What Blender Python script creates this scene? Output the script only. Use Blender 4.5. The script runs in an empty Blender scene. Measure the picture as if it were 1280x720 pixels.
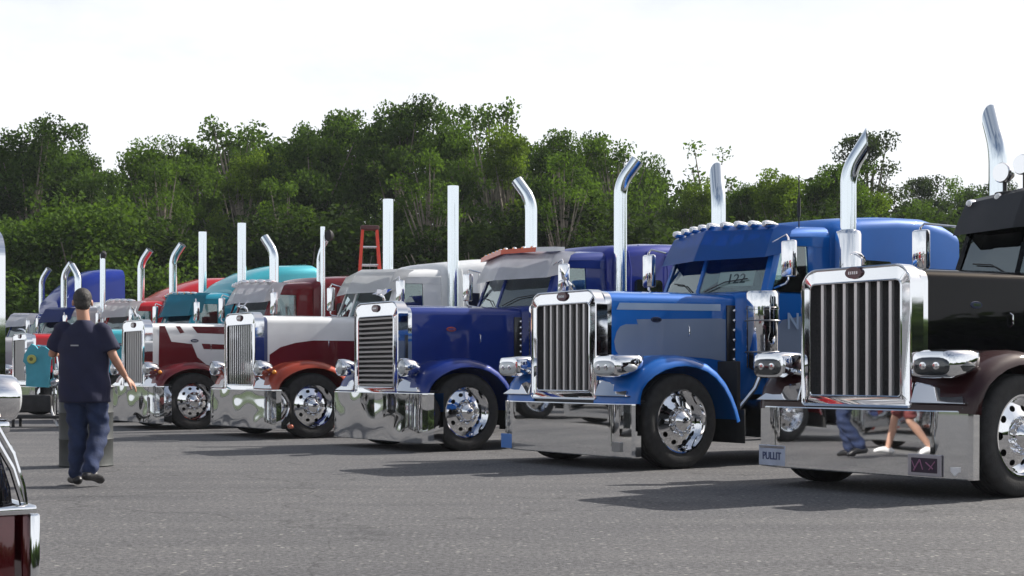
import bpy, bmesh, math, random
from mathutils import Vector, Matrix, Quaternion
from mathutils.geometry import delaunay_2d_cdt
random.seed(7)
R = math.radians
S = bpy.context.scene
C = S.collection

# ------------------------------------------------------------------ camera, sky, sun, exposure
CAMH = 1.03
cd = bpy.data.cameras.new('camera'); cam = bpy.data.objects.new('camera', cd); C.objects.link(cam)
cam.location = (0, 0, CAMH); cam.rotation_euler = (R(90), 0, 0)
cd.lens = 50.6; cd.sensor_width = 36; cd.shift_y = 105 / 1280; cd.clip_end = 5000; cd.clip_start = .05
S.camera = cam
SUN = Vector((1.1, .62, 1.0)).normalized()
sl = bpy.data.lights.new('sun', 'SUN'); so = bpy.data.objects.new('sun', sl); C.objects.link(so)
sl.energy = 5.0; sl.angle = R(.55); sl.color = (1, .95, .88)
so.rotation_euler = (-SUN).to_track_quat('-Z', 'Y').to_euler(); so.location = (20, 12, 30)
W = bpy.data.worlds.new('World'); S.world = W; W.use_nodes = True
wn = W.node_tree; bg = wn.nodes['Background']
sky = wn.nodes.new('ShaderNodeTexSky'); sky.sky_type = 'NISHITA'; sky.sun_disc = False
sky.sun_elevation = math.asin(SUN.z); sky.sun_rotation = math.atan2(SUN.x, SUN.y)
sky.dust_density = 3.5; sky.air_density = 1.0; sky.ozone_density = 1.0
# thin white cloud veil, thick near the horizon
tc = wn.nodes.new('ShaderNodeTexCoord'); nz = wn.nodes.new('ShaderNodeTexNoise')
mp = wn.nodes.new('ShaderNodeMapping'); mp.inputs['Scale'].default_value = (1, 1, 2.6)
nz.inputs['Scale'].default_value = 2.2; nz.inputs['Detail'].default_value = 7; nz.inputs['Roughness'].default_value = .62
wn.links.new(tc.outputs['Generated'], mp.inputs[0]); wn.links.new(mp.outputs[0], nz.inputs['Vector'])
rp = wn.nodes.new('ShaderNodeValToRGB'); rp.color_ramp.elements[0].position = .38; rp.color_ramp.elements[1].position = .62
wn.links.new(nz.outputs['Fac'], rp.inputs[0])
sx = wn.nodes.new('ShaderNodeSeparateXYZ'); wn.links.new(tc.outputs['Generated'], sx.inputs[0])
mr = wn.nodes.new('ShaderNodeMapRange'); wn.links.new(sx.outputs['Z'], mr.inputs['Value'])
mr.inputs['From Min'].default_value = .12; mr.inputs['From Max'].default_value = .55
mr.inputs['To Min'].default_value = .92; mr.inputs['To Max'].default_value = 0
ad = wn.nodes.new('ShaderNodeMath'); ad.operation = 'MULTIPLY_ADD'; wn.links.new(rp.outputs[0], ad.inputs[0]); ad.inputs[1].default_value = .35
wn.links.new(mr.outputs[0], ad.inputs[2]); ad.use_clamp = True
mx = wn.nodes.new('ShaderNodeMixRGB'); wn.links.new(ad.outputs[0], mx.inputs[0]); wn.links.new(sky.outputs[0], mx.inputs[1])
mx.inputs[2].default_value = (9.5, 9.8, 10.2, 1)
wn.links.new(mx.outputs[0], bg.inputs['Color']); bg.inputs['Strength'].default_value = .085
V = S.view_settings; V.view_transform = 'Standard'; V.look = 'None'; V.gamma = 1; V.exposure = .38
V.use_curve_mapping = False
try:
    S.cycles.max_bounces = 8; S.cycles.transparent_max_bounces = 12
except Exception: pass

# ------------------------------------------------------------------ materials
MATS = {}
def mat(name, col=(.5,.5,.5), rough=.5, metal=0, coat=0, noise=None, bump=0, bscale=20, spec=.5, emit=None, coatr=.03):
    if name in MATS: return MATS[name]
    m = bpy.data.materials.new(name); m.use_nodes = True; nt = m.node_tree; b = nt.nodes['Principled BSDF']
    b.inputs['Base Color'].default_value = (*col, 1); b.inputs['Roughness'].default_value = rough
    b.inputs['Metallic'].default_value = metal; b.inputs['Coat Weight'].default_value = coat
    b.inputs['Coat Roughness'].default_value = coatr; b.inputs['Specular IOR Level'].default_value = spec
    if emit: b.inputs['Emission Color'].default_value = (*col, 1); b.inputs['Emission Strength'].default_value = emit
    t = nt.nodes.new('ShaderNodeTexCoord')
    if noise:
        n = nt.nodes.new('ShaderNodeTexNoise'); n.inputs['Scale'].default_value = noise[0]; n.inputs['Detail'].default_value = 6
        nt.links.new(t.outputs['Object'], n.inputs['Vector'])
        r = nt.nodes.new('ShaderNodeValToRGB'); r.color_ramp.elements[0].position = .3; r.color_ramp.elements[1].position = .7
        k = noise[1]
        r.color_ramp.elements[0].color = (*[c*(1-k) for c in col], 1); r.color_ramp.elements[1].color = (*[min(1, c*(1+k)) for c in col], 1)
        nt.links.new(n.outputs['Fac'], r.inputs[0]); nt.links.new(r.outputs[0], b.inputs['Base Color'])
    if bump:
        n = nt.nodes.new('ShaderNodeTexNoise'); n.inputs['Scale'].default_value = bscale; n.inputs['Detail'].default_value = 0 if metal == 1 else 3
        nt.links.new(t.outputs['Object'], n.inputs['Vector'])
        bp = nt.nodes.new('ShaderNodeBump'); bp.inputs['Strength'].default_value = 1; bp.inputs['Distance'].default_value = bump
        nt.links.new(n.outputs['Fac'], bp.inputs['Height']); nt.links.new(bp.outputs[0], b.inputs['Normal'])
    MATS[name] = m; return m
def paint(name, col, metal=.25, rough=.38):
    return mat(name, col, max(rough,.5), metal*.6, .7, noise=(1.7, .06), bump=.0006, bscale=3, spec=.12)
chrome = mat('chrome', (.84,.85,.87), .045, 1, bump=.0012, bscale=2.6)
mirror = mat('bumper_chrome', (.78,.79,.8), .02, 1, bump=.0016, bscale=1.5)
stackc = mat('stack_chrome', (.78,.84,.88), .09, 1)
barsteel = mat('polished_bar_steel', (.72,.70,.69), .35, .6)
mirror_w = mat('wavy_bumper_chrome', (.76,.77,.78), .03, 1, bump=.022, bscale=2.2)
chrome_r = mat('brushed_steel', (.62,.63,.65), .22, 1, bump=.001, bscale=8)
dullsteel = mat('dull_steel', (.3,.3,.31), .38, 1, noise=(5,.3), bump=.001)
rubber = mat('tyre_rubber', (.022,.022,.023), .75, noise=(14,.35), bump=.003, bscale=60)
blackm = mat('black_paint', (.012,.012,.013), .3, 0, .6)
blackmatte = mat('black_plastic', (.02,.02,.022), .7, noise=(8,.3))
screenm = mat('grille_screen', (.035,.033,.036), .55, .4, noise=(90,.5), bump=.003, bscale=140)
amber = mat('amber_lens', (.9,.32,.03), .15, 0, 1)
redlens = mat('red_lens', (.6,.02,.02), .15, 0, 1)
lensm = mat('lamp_lens', (.55,.58,.6), .06, .2, 1)
darklens = mat('dark_lamp_lens', (.04,.045,.05), .05, .3, 1)
whitep = paint('white_paint', (.72,.73,.74), 0)
interior = mat('cab_interior', (.06,.05,.05), .8, noise=(12,.3))
def glass():
    m = bpy.data.materials.new('window_glass'); m.use_nodes = True; nt = m.node_tree; nt.nodes.clear()
    o = nt.nodes.new('ShaderNodeOutputMaterial'); g = nt.nodes.new('ShaderNodeBsdfGlossy'); t = nt.nodes.new('ShaderNodeBsdfTransparent')
    f = nt.nodes.new('ShaderNodeFresnel'); f.inputs[0].default_value = 1.5; x = nt.nodes.new('ShaderNodeMixShader')
    a = nt.nodes.new('ShaderNodeMath'); a.operation = 'MULTIPLY_ADD'; a.inputs[1].default_value = 1.3; a.inputs[2].default_value = .12
    nt.links.new(f.outputs[0], a.inputs[0])
    t.inputs[0].default_value = (.55,.66,.65,1); g.inputs['Roughness'].default_value = .02; g.inputs[0].default_value = (.9,1,1,1)
    nt.links.new(a.outputs[0], x.inputs[0]); nt.links.new(t.outputs[0], x.inputs[1]); nt.links.new(g.outputs[0], x.inputs[2]); nt.links.new(x.outputs[0], o.inputs[0])
    return m
glassm = glass()

# ------------------------------------------------------------------ mesh helpers
def tag(o, label=None, cat=None, group=None, kind=None):
    if label: o['label'] = label
    if cat: o['category'] = cat
    if group: o['group'] = group
    if kind: o['kind'] = kind
    return o
def empty(name, loc, rz=0, **k):
    o = bpy.data.objects.new(name, None); C.objects.link(o); o.location = loc; o.rotation_euler = (0, 0, rz); o.empty_display_size = .3
    return tag(o, **k)
def finish(name, bm, material, parent=None, loc=(0,0,0), smooth=35, recalc=True):
    if recalc: bmesh.ops.recalc_face_normals(bm, faces=bm.faces)
    me = bpy.data.meshes.new(name); bm.to_mesh(me); bm.free()
    if smooth:
        me.shade_smooth(); me.set_sharp_from_angle(angle=R(smooth))
    if material: me.materials.append(material)
    o = bpy.data.objects.new(name, me); C.objects.link(o); o.location = loc
    if parent: o.parent = parent
    return o
def inst(name, me, parent=None, loc=(0,0,0), rot=(0,0,0), scale=(1,1,1)):
    o = bpy.data.objects.new(name, me); C.objects.link(o); o.location = loc; o.rotation_euler = rot; o.scale = scale
    if parent: o.parent = parent
    return o
def box(bm, a, b, bev=0, seg=2):
    a = Vector(a); b = Vector(b); vs = []
    for z in (a.z, b.z):
        for x, y in ((a.x,a.y),(b.x,a.y),(b.x,b.y),(a.x,b.y)): vs.append(bm.verts.new((x,y,z)))
    fs = [bm.faces.new([vs[i] for i in q]) for q in ((3,2,1,0),(4,5,6,7),(0,1,5,4),(1,2,6,5),(2,3,7,6),(3,0,4,7))]
    if bev: bmesh.ops.bevel(bm, geom=list({e for f in fs for e in f.edges}), offset=bev, segments=seg, affect='EDGES', profile=.5)
def hexa(bm, p, bev=0):           # 8 points: bottom 4 ring, top 4 ring
    vs = [bm.verts.new(q) for q in p]
    fs = [bm.faces.new([vs[i] for i in q]) for q in ((3,2,1,0),(4,5,6,7),(0,1,5,4),(1,2,6,5),(2,3,7,6),(3,0,4,7))]
    if bev: bmesh.ops.bevel(bm, geom=list({e for f in fs for e in f.edges}), offset=bev, segments=2, affect='EDGES')
def frame(d):
    d = Vector(d).normalized(); up = Vector((0,0,1)) if abs(d.z) < .95 else Vector((0,1,0))
    s = d.cross(up).normalized(); return s, s.cross(d).normalized()
def tube(bm, pts, r, n=10, cap=True):
    pts = [Vector(p) for p in pts]; rr = r if isinstance(r, (list, tuple)) else [r]*len(pts)
    rings = []; s = None
    for i, p in enumerate(pts):
        d = (pts[min(i+1,len(pts)-1)] - pts[max(i-1,0)]).normalized()
        if s is None: s, u = frame(d)
        else:
            s = (s - d*s.dot(d)).normalized(); u = s.cross(d)
        rings.append([bm.verts.new(p + (s*math.cos(t) + u*math.sin(t))*rr[i]) for t in (2*math.pi*k/n for k in range(n))])
    for a, b in zip(rings, rings[1:]):
        for k in range(n): bm.faces.new((a[k], a[(k+1)%n], b[(k+1)%n], b[k]))
    if cap: bm.faces.new(rings[0][::-1]); bm.faces.new(rings[-1])
def lathe(bm, prof, axis='X', n=40, c=(0,0,0), closed=False):
    c = Vector(c); rings = []
    for a, r in prof:
        ring = []
        for k in range(n):
            t = 2*math.pi*k/n; x, y = r*math.cos(t), r*math.sin(t)
            v = {'X': (a,x,y), 'Y': (x,a,y), 'Z': (x,y,a)}[axis]
            ring.append(bm.verts.new(c + Vector(v)))
        rings.append(ring)
    prs = list(zip(rings, rings[1:]))
    if closed: prs.append((rings[-1], rings[0]))
    for a, b in prs:
        for k in range(n): bm.faces.new((a[k], a[(k+1)%n], b[(k+1)%n], b[k]))
    if not closed:
        for ring, rv in ((rings[0], 1), (rings[-1], 0)):
            if prof[0 if rv else -1][1] > 1e-4: bm.faces.new(ring[::-1] if rv else ring)
    bmesh.ops.remove_doubles(bm, verts=[v for rg in rings for v in rg], dist=1e-5)
def loft(bm, secs, closed=True, cap=True):
    rings = [[bm.verts.new(p) for p in s] for s in secs]; n = len(rings[0])
    for a, b in zip(rings, rings[1:]):
        for k in range(n if closed else n-1): bm.faces.new((a[k], a[(k+1)%n], b[(k+1)%n], b[k]))
    if cap: bm.faces.new(rings[0][::-1]); bm.faces.new(rings[-1])
def inpoly(p, poly):
    x, y = p; r = False; j = len(poly)-1
    for i in range(len(poly)):
        xi, yi = poly[i]; xj, yj = poly[j]
        if (yi > y) != (yj > y) and x < (xj-xi)*(y-yi)/(yj-yi)+xi: r = not r
        j = i
    return r
def plate(bm, outer, holes, mapf, th=None):     # mapf(u,v,side) -> 3D; side 0 front, 1 back
    vs = [Vector(p) for p in outer]; ed = [(i, (i+1) % len(outer)) for i in range(len(outer))]; loops = [list(range(len(outer)))]
    for h in holes:
        o = len(vs); vs += [Vector(p) for p in h]; ed += [(o+i, o+(i+1) % len(h)) for i in range(len(h))]; loops.append([o+i for i in range(len(h))])
    r = delaunay_2d_cdt(vs, ed, [], 0, 1e-6)
    v2, fs, ov = r[0], r[2], r[3]
    f = [bm.verts.new(mapf(p.x, p.y, 0)) for p in v2]; g = [bm.verts.new(mapf(p.x, p.y, 1)) for p in v2]
    for t in fs:
        c = sum((v2[i] for i in t), Vector((0,0)))/len(t)
        if inpoly(c, outer) and not any(inpoly(c, h) for h in holes):
            bm.faces.new([f[i] for i in t]); bm.faces.new([g[i] for i in t[::-1]])
    inv = {}
    for k, l in enumerate(ov):
        for q in l: inv[q] = k
    for lp in loops:
        for a, b in zip(lp, lp[1:]+lp[:1]):
            a, b = inv[a], inv[b]
            try: bm.faces.new((f[a], f[b], g[b], g[a]))
            except ValueError: pass
    bmesh.ops.delete(bm, geom=[v for v in bm.verts if not v.link_faces], context='VERTS')
def rrect(x0, z0, x1, z1, r, n=5, r2=None):
    r2 = r if r2 is None else r2; out = []
    for cx, cz, a, q in ((x1-r2,z0+r2,-90,r2),(x1-r,z1-r,0,r),(x0+r,z1-r,90,r),(x0+r2,z0+r2,180,r2)):
        for k in range(n+1):
            t = R(a+90*k/n); out.append((cx+q*math.cos(t), cz+q*math.sin(t)))
    return out
def arc_sec(w, zb, zt, r, crown=0, y=0, n=4, m=5, wt=None):     # truck body section in the XZ plane, open corners rounded
    wt = w if wt is None else wt; P = [(w, zb), (wt + (w-wt)*.5, (zb+zt)/2)]
    for k in range(n+1): t = R(90*k/n); P.append((wt-r+r*math.cos(t), zt-r+r*math.sin(t)))
    for k in range(1, m+1):
        x = (wt-r)*(1-2*k/(m+1)); P.append((x, zt+crown*(1-(x/wt)**2)))
    for k in range(n+1): t = R(90+90*k/n); P.append((-wt+r+r*math.cos(t), zt-r+r*math.sin(t)))
    P += [(-wt-(w-wt)*.5, (zb+zt)/2), (-w, zb)]
    return [(x, y, z) for x, z in P]
def text(name, s, size, m, parent, mw, depth=.002):
    cu = bpy.data.curves.new(name, 'FONT'); cu.body = s; cu.size = size; cu.extrude = depth; cu.align_x = 'CENTER'; cu.align_y = 'CENTER'; cu.offset = size*.012
    o = bpy.data.objects.new(name, cu); C.objects.link(o)
    dg = bpy.context.evaluated_depsgraph_get(); me = bpy.data.meshes.new_from_object(o.evaluated_get(dg))
    bpy.data.objects.remove(o); me.transform(mw); me.materials.clear(); me.materials.append(m); me.name = name
    q = bpy.data.objects.new(name, me); C.objects.link(q); q.parent = parent; return q
CACHE = {}

# ------------------------------------------------------------------ ground
def asphalt_mat():
    m = bpy.data.materials.new('asphalt'); m.use_nodes = True; nt = m.node_tree; L = nt.links; b = nt.nodes['Principled BSDF']
    b.inputs['Roughness'].default_value = .82; b.inputs['Specular IOR Level'].default_value = .35
    t = nt.nodes.new('ShaderNodeTexCoord')
    def nse(sc, det=5, rough=.6, vec=None):
        n = nt.nodes.new('ShaderNodeTexNoise'); n.inputs['Scale'].default_value = sc; n.inputs['Detail'].default_value = det; n.inputs['Roughness'].default_value = rough
        L.new(vec or t.outputs['Object'], n.inputs['Vector']); return n.outputs['Fac']
    def ramp(f, p0, c0, p1, c1):
        r = nt.nodes.new('ShaderNodeValToRGB'); r.color_ramp.elements[0].position = p0; r.color_ramp.elements[1].position = p1
        r.color_ramp.elements[0].color = (*c0,1); r.color_ramp.elements[1].color = (*c1,1); L.new(f, r.inputs[0]); return r.outputs[0]
    def mixc(op, f, a, c):
        x = nt.nodes.new('ShaderNodeMixRGB'); x.blend_type = op
        if isinstance(f, float): x.inputs[0].default_value = f
        else: L.new(f, x.inputs[0])
        L.new(a, x.inputs[1]); L.new(c, x.inputs[2]); return x.outputs[0]
    base = ramp(nse(.35), .3, (.088,.089,.094), .7, (.112,.112,.116))
    grain = ramp(nse(30, 5, .8), .36, (.42,.42,.43), .64, (1.72,1.7,1.68))
    c = mixc('MULTIPLY', 1.0, base, grain)
    vo = nt.nodes.new('ShaderNodeTexVoronoi'); vo.inputs['Scale'].default_value = 26; L.new(t.outputs['Object'], vo.inputs['Vector'])
    sp = nt.nodes.new('ShaderNodeSeparateColor'); L.new(vo.outputs['Color'], sp.inputs[0])
    chip = ramp(sp.outputs[0], .84, (0,0,0), .99, (1,1,1))
    dst = ramp(vo.outputs['Distance'], .25, (1,1,1), .42, (0,0,0))
    chipm = mixc('MULTIPLY', 1.0, chip, dst)
    lt = nt.nodes.new('ShaderNodeRGB'); lt.outputs[0].default_value = (.30,.295,.28,1)
    c = mixc('MIX', chipm, c, lt.outputs[0])
    # worn streaks along the aisle
    mp = nt.nodes.new('ShaderNodeMapping'); mp.inputs['Rotation'].default_value = (0,0,R(60)); mp.inputs['Scale'].default_value = (.25,1.6,1); L.new(t.outputs['Object'], mp.inputs[0])
    st = ramp(nse(1.2, 6, .6, mp.outputs[0]), .35, (.82,.82,.83), .7, (1.14,1.13,1.1))
    c = mixc('MULTIPLY', 1.0, c, st)
    # round oil stains
    v2 = nt.nodes.new('ShaderNodeTexVoronoi'); v2.inputs['Scale'].default_value = .22; L.new(t.outputs['Object'], v2.inputs['Vector'])
    oil = ramp(v2.outputs['Distance'], .02, (.72,.72,.73), .11, (1,1,1)); c = mixc('MULTIPLY', 1.0, c, oil)
    v3 = nt.nodes.new('ShaderNodeTexVoronoi'); v3.feature = 'DISTANCE_TO_EDGE'; v3.inputs['Scale'].default_value = .3
    n3 = nt.nodes.new('ShaderNodeTexNoise'); n3.inputs['Scale'].default_value = 1.6; n3.inputs['Detail'].default_value = 6; L.new(t.outputs['Object'], n3.inputs['Vector'])
    va = nt.nodes.new('ShaderNodeVectorMath'); va.operation = 'MULTIPLY_ADD'; va.inputs[1].default_value = (1.6,1.6,0); L.new(n3.outputs['Color'], va.inputs[0]); L.new(t.outputs['Object'], va.inputs[2]); L.new(va.outputs[0], v3.inputs['Vector'])
    cr = ramp(v3.outputs['Distance'], .0015, (.62,.62,.63), .006, (1,1,1)); c = mixc('MULTIPLY', 1.0, c, cr)
    L.new(c, b.inputs['Base Color'])
    bp = nt.nodes.new('ShaderNodeBump'); bp.inputs['Strength'].default_value = .9; bp.inputs['Distance'].default_value = .008
    L.new(nse(48, 4, .7), bp.inputs['Height']); L.new(bp.outputs[0], b.inputs['Normal'])
    return m
def sheet(name, pts, z, m):
    bm = bmesh.new(); bm.faces.new([bm.verts.new((x, y, z)) for x, y in pts]); o = finish(name, bm, m, smooth=0); return tag(o, kind='structure')
grassm = mat('rough_grass', (.05,.075,.025), .9, noise=(3,.5), bump=.03, bscale=30)
sheet('ground', [(-1500,-1500),(1500,-1500),(1500,1500),(-1500,1500)], -.03, grassm)
sheet('parking_lot', [(-70,-40),(80,-40),(80,47),(-70,47)], 0, asphalt_mat())
bm = bmesh.new(); box(bm, (-70,47,-.02),(80,47.18,.13), .02); tag(finish('kerb', bm, mat('concrete', (.32,.31,.29), .85, noise=(6,.25))), kind='structure')

# ------------------------------------------------------------------ the trucks
PH = R(56); CO, SI = math.cos(PH), math.sin(PH)
def hood_w(y): return .60 + .14*(y-.16)/1.94

def make_wheel(parent, x, y, side, rear=False):
    """front wheel: part 'wheel' (tyre mesh) with rim, hub and lug nuts as sub-parts"""
    if 'tyre' not in CACHE:
        bm = bmesh.new(); prof = [(-.14,.34),(-.15,.38),(-.155,.44),(-.14,.485),(-.115,.505)]
        for k, xx in enumerate((-.075,-.07,-.06,-.055,-.01,-.005,.005,.01,.055,.06,.07,.075)):
            prof.append((xx, .508 if k % 4 in (0,3) else .497))
        prof += [(.115,.505),(.14,.485),(.155,.44),(.15,.38),(.14,.34)]
        lathe(bm, prof, 'X', 56, closed=True); o = finish('wheel', bm, rubber, smooth=40); CACHE['tyre'] = o.data; bpy.data.objects.remove(o)
        bm = bmesh.new()
        lathe(bm, [(.135,.345),(.152,.34),(.15,.325),(.125,.315),(.10,.300),(.075,.292)], 'X', 56, closed=False)
        for f in [f for f in bm.faces if len(f.verts) > 10]: bm.faces.remove(f)
        holes = []
        for k in range(10):
            a = 2*math.pi*k/10; c = Vector((math.cos(a), math.sin(a)))*.232; e = Vector((-c.y, c.x)).normalized(); rd = c.normalized()
            holes.append([tuple(c + rd*.025*math.cos(t) + e*.033*math.sin(t)) for t in (2*math.pi*j/12 for j in range(12))])
        outer = [(.294*math.cos(2*math.pi*j/56), .294*math.sin(2*math.pi*j/56)) for j in range(56)]
        inner = [(.165*math.cos(2*math.pi*j/40), .165*math.sin(2*math.pi*j/40)) for j in range(40)]
        def mf(u, v, s):
            r = math.hypot(u, v); return (.075 + .05*(1-((r-.165)/.129)) - (.012 if s else 0), u, v)
        plate(bm, outer, holes+[inner], mf)
        lathe(bm, [(.115,.168),(.126,.163),(.13,.14),(.128,.118),(.165,.112),(.185,.10),(.2,.07),(.212,.062),(.222,.05),(.225,0)], 'X', 40)
        o = finish('rim', bm, chrome, smooth=38); CACHE['rim'] = o.data; bpy.data.objects.remove(o)
        bm = bmesh.new(); lathe(bm, [(0,.338),(.02,.335),(.02,0)], 'X', 40); o = finish('brake_drum', bm, blackmatte); CACHE['drum'] = o.data; bpy.data.objects.remove(o)
        bm = bmesh.new(); lathe(bm, [(0,.018),(.03,.017),(.05,.011),(.055,0)], 'X', 10); o = finish('lug_nut', bm, chrome); CACHE['nut'] = o.data; bpy.data.objects.remove(o)
    w = inst('wheel', CACHE['tyre'], parent, (x, y, .508), (0,0,0 if side > 0 else math.pi))
    inst('rim', CACHE['rim'], w); inst('brake_drum', CACHE['drum'], w, (-.03,0,0))
    if not rear:
        for k in range(10):
            a = 2*math.pi*(k+.5)/10; inst('lug_nut', CACHE['nut'], w, (.126, .142*math.cos(a), .142*math.sin(a)))
    return w

def make_stack(parent, x, y, top, kind, bend, r=.094, shield=False, black_tip=False):
    bm = bmesh.new(); z0 = 1.0
    if kind == 'straight':
        pts = [(x,y,z0),(x,y,2.2),(x,y,3.0),(x,y,top)]
    else:
        b = Vector((*bend, 0)).normalized(); pts = [(x,y,z0),(x,y,2.2),(x,y,top-.62)]; p = Vector((x,y,top-.62)); a = 0
        mxa = 38 if kind == 'turn' else 32
        for k in range(7):
            a = R(mxa*(k+1)/7); p = p + (b*math.sin(a) + Vector((0,0,1))*math.cos(a))*.05; pts.append(tuple(p))
        p = p + (b*math.sin(a) + Vector((0,0,1))*math.cos(a))*.2; pts.append(tuple(p))
    n = 28; P = [Vector(p) for p in pts]; ds = [(P[min(i+1,len(P)-1)]-P[max(i-1,0)]).normalized() for i in range(len(P))]
    sv = Vector((1,0,0)); outer_r = []; inner_r = []
    for i, (p, d) in enumerate(zip(P, ds)):
        sv = (sv - d*sv.dot(d)).normalized(); uv = sv.cross(d)
        for rr_, lst in ((r, outer_r), (r-.007, inner_r)):
            ring = [p + (sv*math.cos(q)+uv*math.sin(q))*rr_ for q in (2*math.pi*k/n for k in range(n))]
            if kind == 'miter' and i == len(P)-1:      # slash cut end
                up = (Vector((0,0,1)) - d*d.z).normalized(); ring = [v + d*((v-p).dot(up))*1.4 for v in ring]
            lst.append(ring)
    loft(bm, outer_r + inner_r[::-1][:max(2, len(P)-2)], cap=True)
    o = finish('exhaust_stack', bm, stackc, parent, smooth=45)
    bm = bmesh.new(); tube(bm, [pts[-3], tuple(Vector(pts[-2])*.25+Vector(pts[-1])*.75)] if kind != 'straight' else [(x,y,top-.5),(x,y,top-.02)], r*.93, 20); finish('pipe_bore', bm, blackmatte, o)  # black plug paints the dark inside of the pipe
    if black_tip:
        bm = bmesh.new(); bmesh.ops.create_icosphere(bm, subdivisions=2, radius=.085, matrix=Matrix.Translation(pts[-1]) @ Matrix.Diagonal((1,1,1.35,1)))
        for v in bm.verts: v.co += Vector((random.uniform(-.015,.015) for _ in range(3)))
        finish('dark_mouth', bm, blackmatte, o)  # black blob modelled for the dark opening of the turned pipe
    if shield:
        bm = bmesh.new(); t = []
        lathe(bm, [(1.55,.14),(1.56,.155),(2.62,.155),(2.66,.14),(2.68,.10)], 'Z', 26, (x,y,0)); finish('heat_shield', bm, chrome, o)
    return o

def add_badge(parent, y, z, side, m_in, rx=.075, rz=.032):
    bm = bmesh.new(); w = hood_w(y)
    for a, b, t0, t1 in ((rx, rz, .002, .008),):
        ring0 = []; ring1 = []
        for k in range(24):
            t = 2*math.pi*k/24; dy = a*math.cos(t); dz = b*math.sin(t)
            ring0.append(bm.verts.new((side*(hood_w(y+dy)+t0), y+dy, z+dz))); ring1.append(bm.verts.new((side*(hood_w(y+dy)+t1), y+dy*.92, z+dz*.88)))
        for k in range(24): bm.faces.new((ring0[k], ring0[(k+1)%24], ring1[(k+1)%24], ring1[k]))
        bm.faces.new(ring1)
    o = finish('badge', bm, m_in, parent)
    bm = bmesh.new()
    for k in range(-2, 3):
        box(bm, (side*(hood_w(y)+.008)-.001, y+k*.02-.006, z-.012), (side*(hood_w(y)+.008)+.004, y+k*.02+.006, z+.012))
    finish('badge_lettering', bm, chrome, o)

def fender(parent, side, m):
    path = [(.03,.70),(.04,.80),(.08,.91),(.17,1.015),(.30,1.10),(.45,1.165),(.62,1.205),(.78,1.215),(.95,1.195),(1.12,1.145),(1.27,1.06),(1.40,.94),(1.50,.80),(1.57,.66),(1.62,.52)]
    sec = [(.56,.0),(.80,.0),(.98,-.002),(1.08,-.012),(1.15,-.035),(1.19,-.07),(1.2,-.12),(1.19,-.125),(1.175,-.075),(1.12,-.045),(.98,-.03),(.56,-.03)]
    secs = []
    for i, (y, z) in enumerate(path):
        a = Vector(path[max(0,i-1)]); b = Vector(path[min(len(path)-1,i+1)]); d = (b-a).normalized(); nrm = Vector((-d.y, d.x))
        k = 1.0
        secs.append([(side*x, y+nrm.x*o*k, z+nrm.y*o*k) for x, o in sec])
    bm = bmesh.new(); loft(bm, secs); o = finish('fender', bm, m, parent, smooth=50)
    return o

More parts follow.
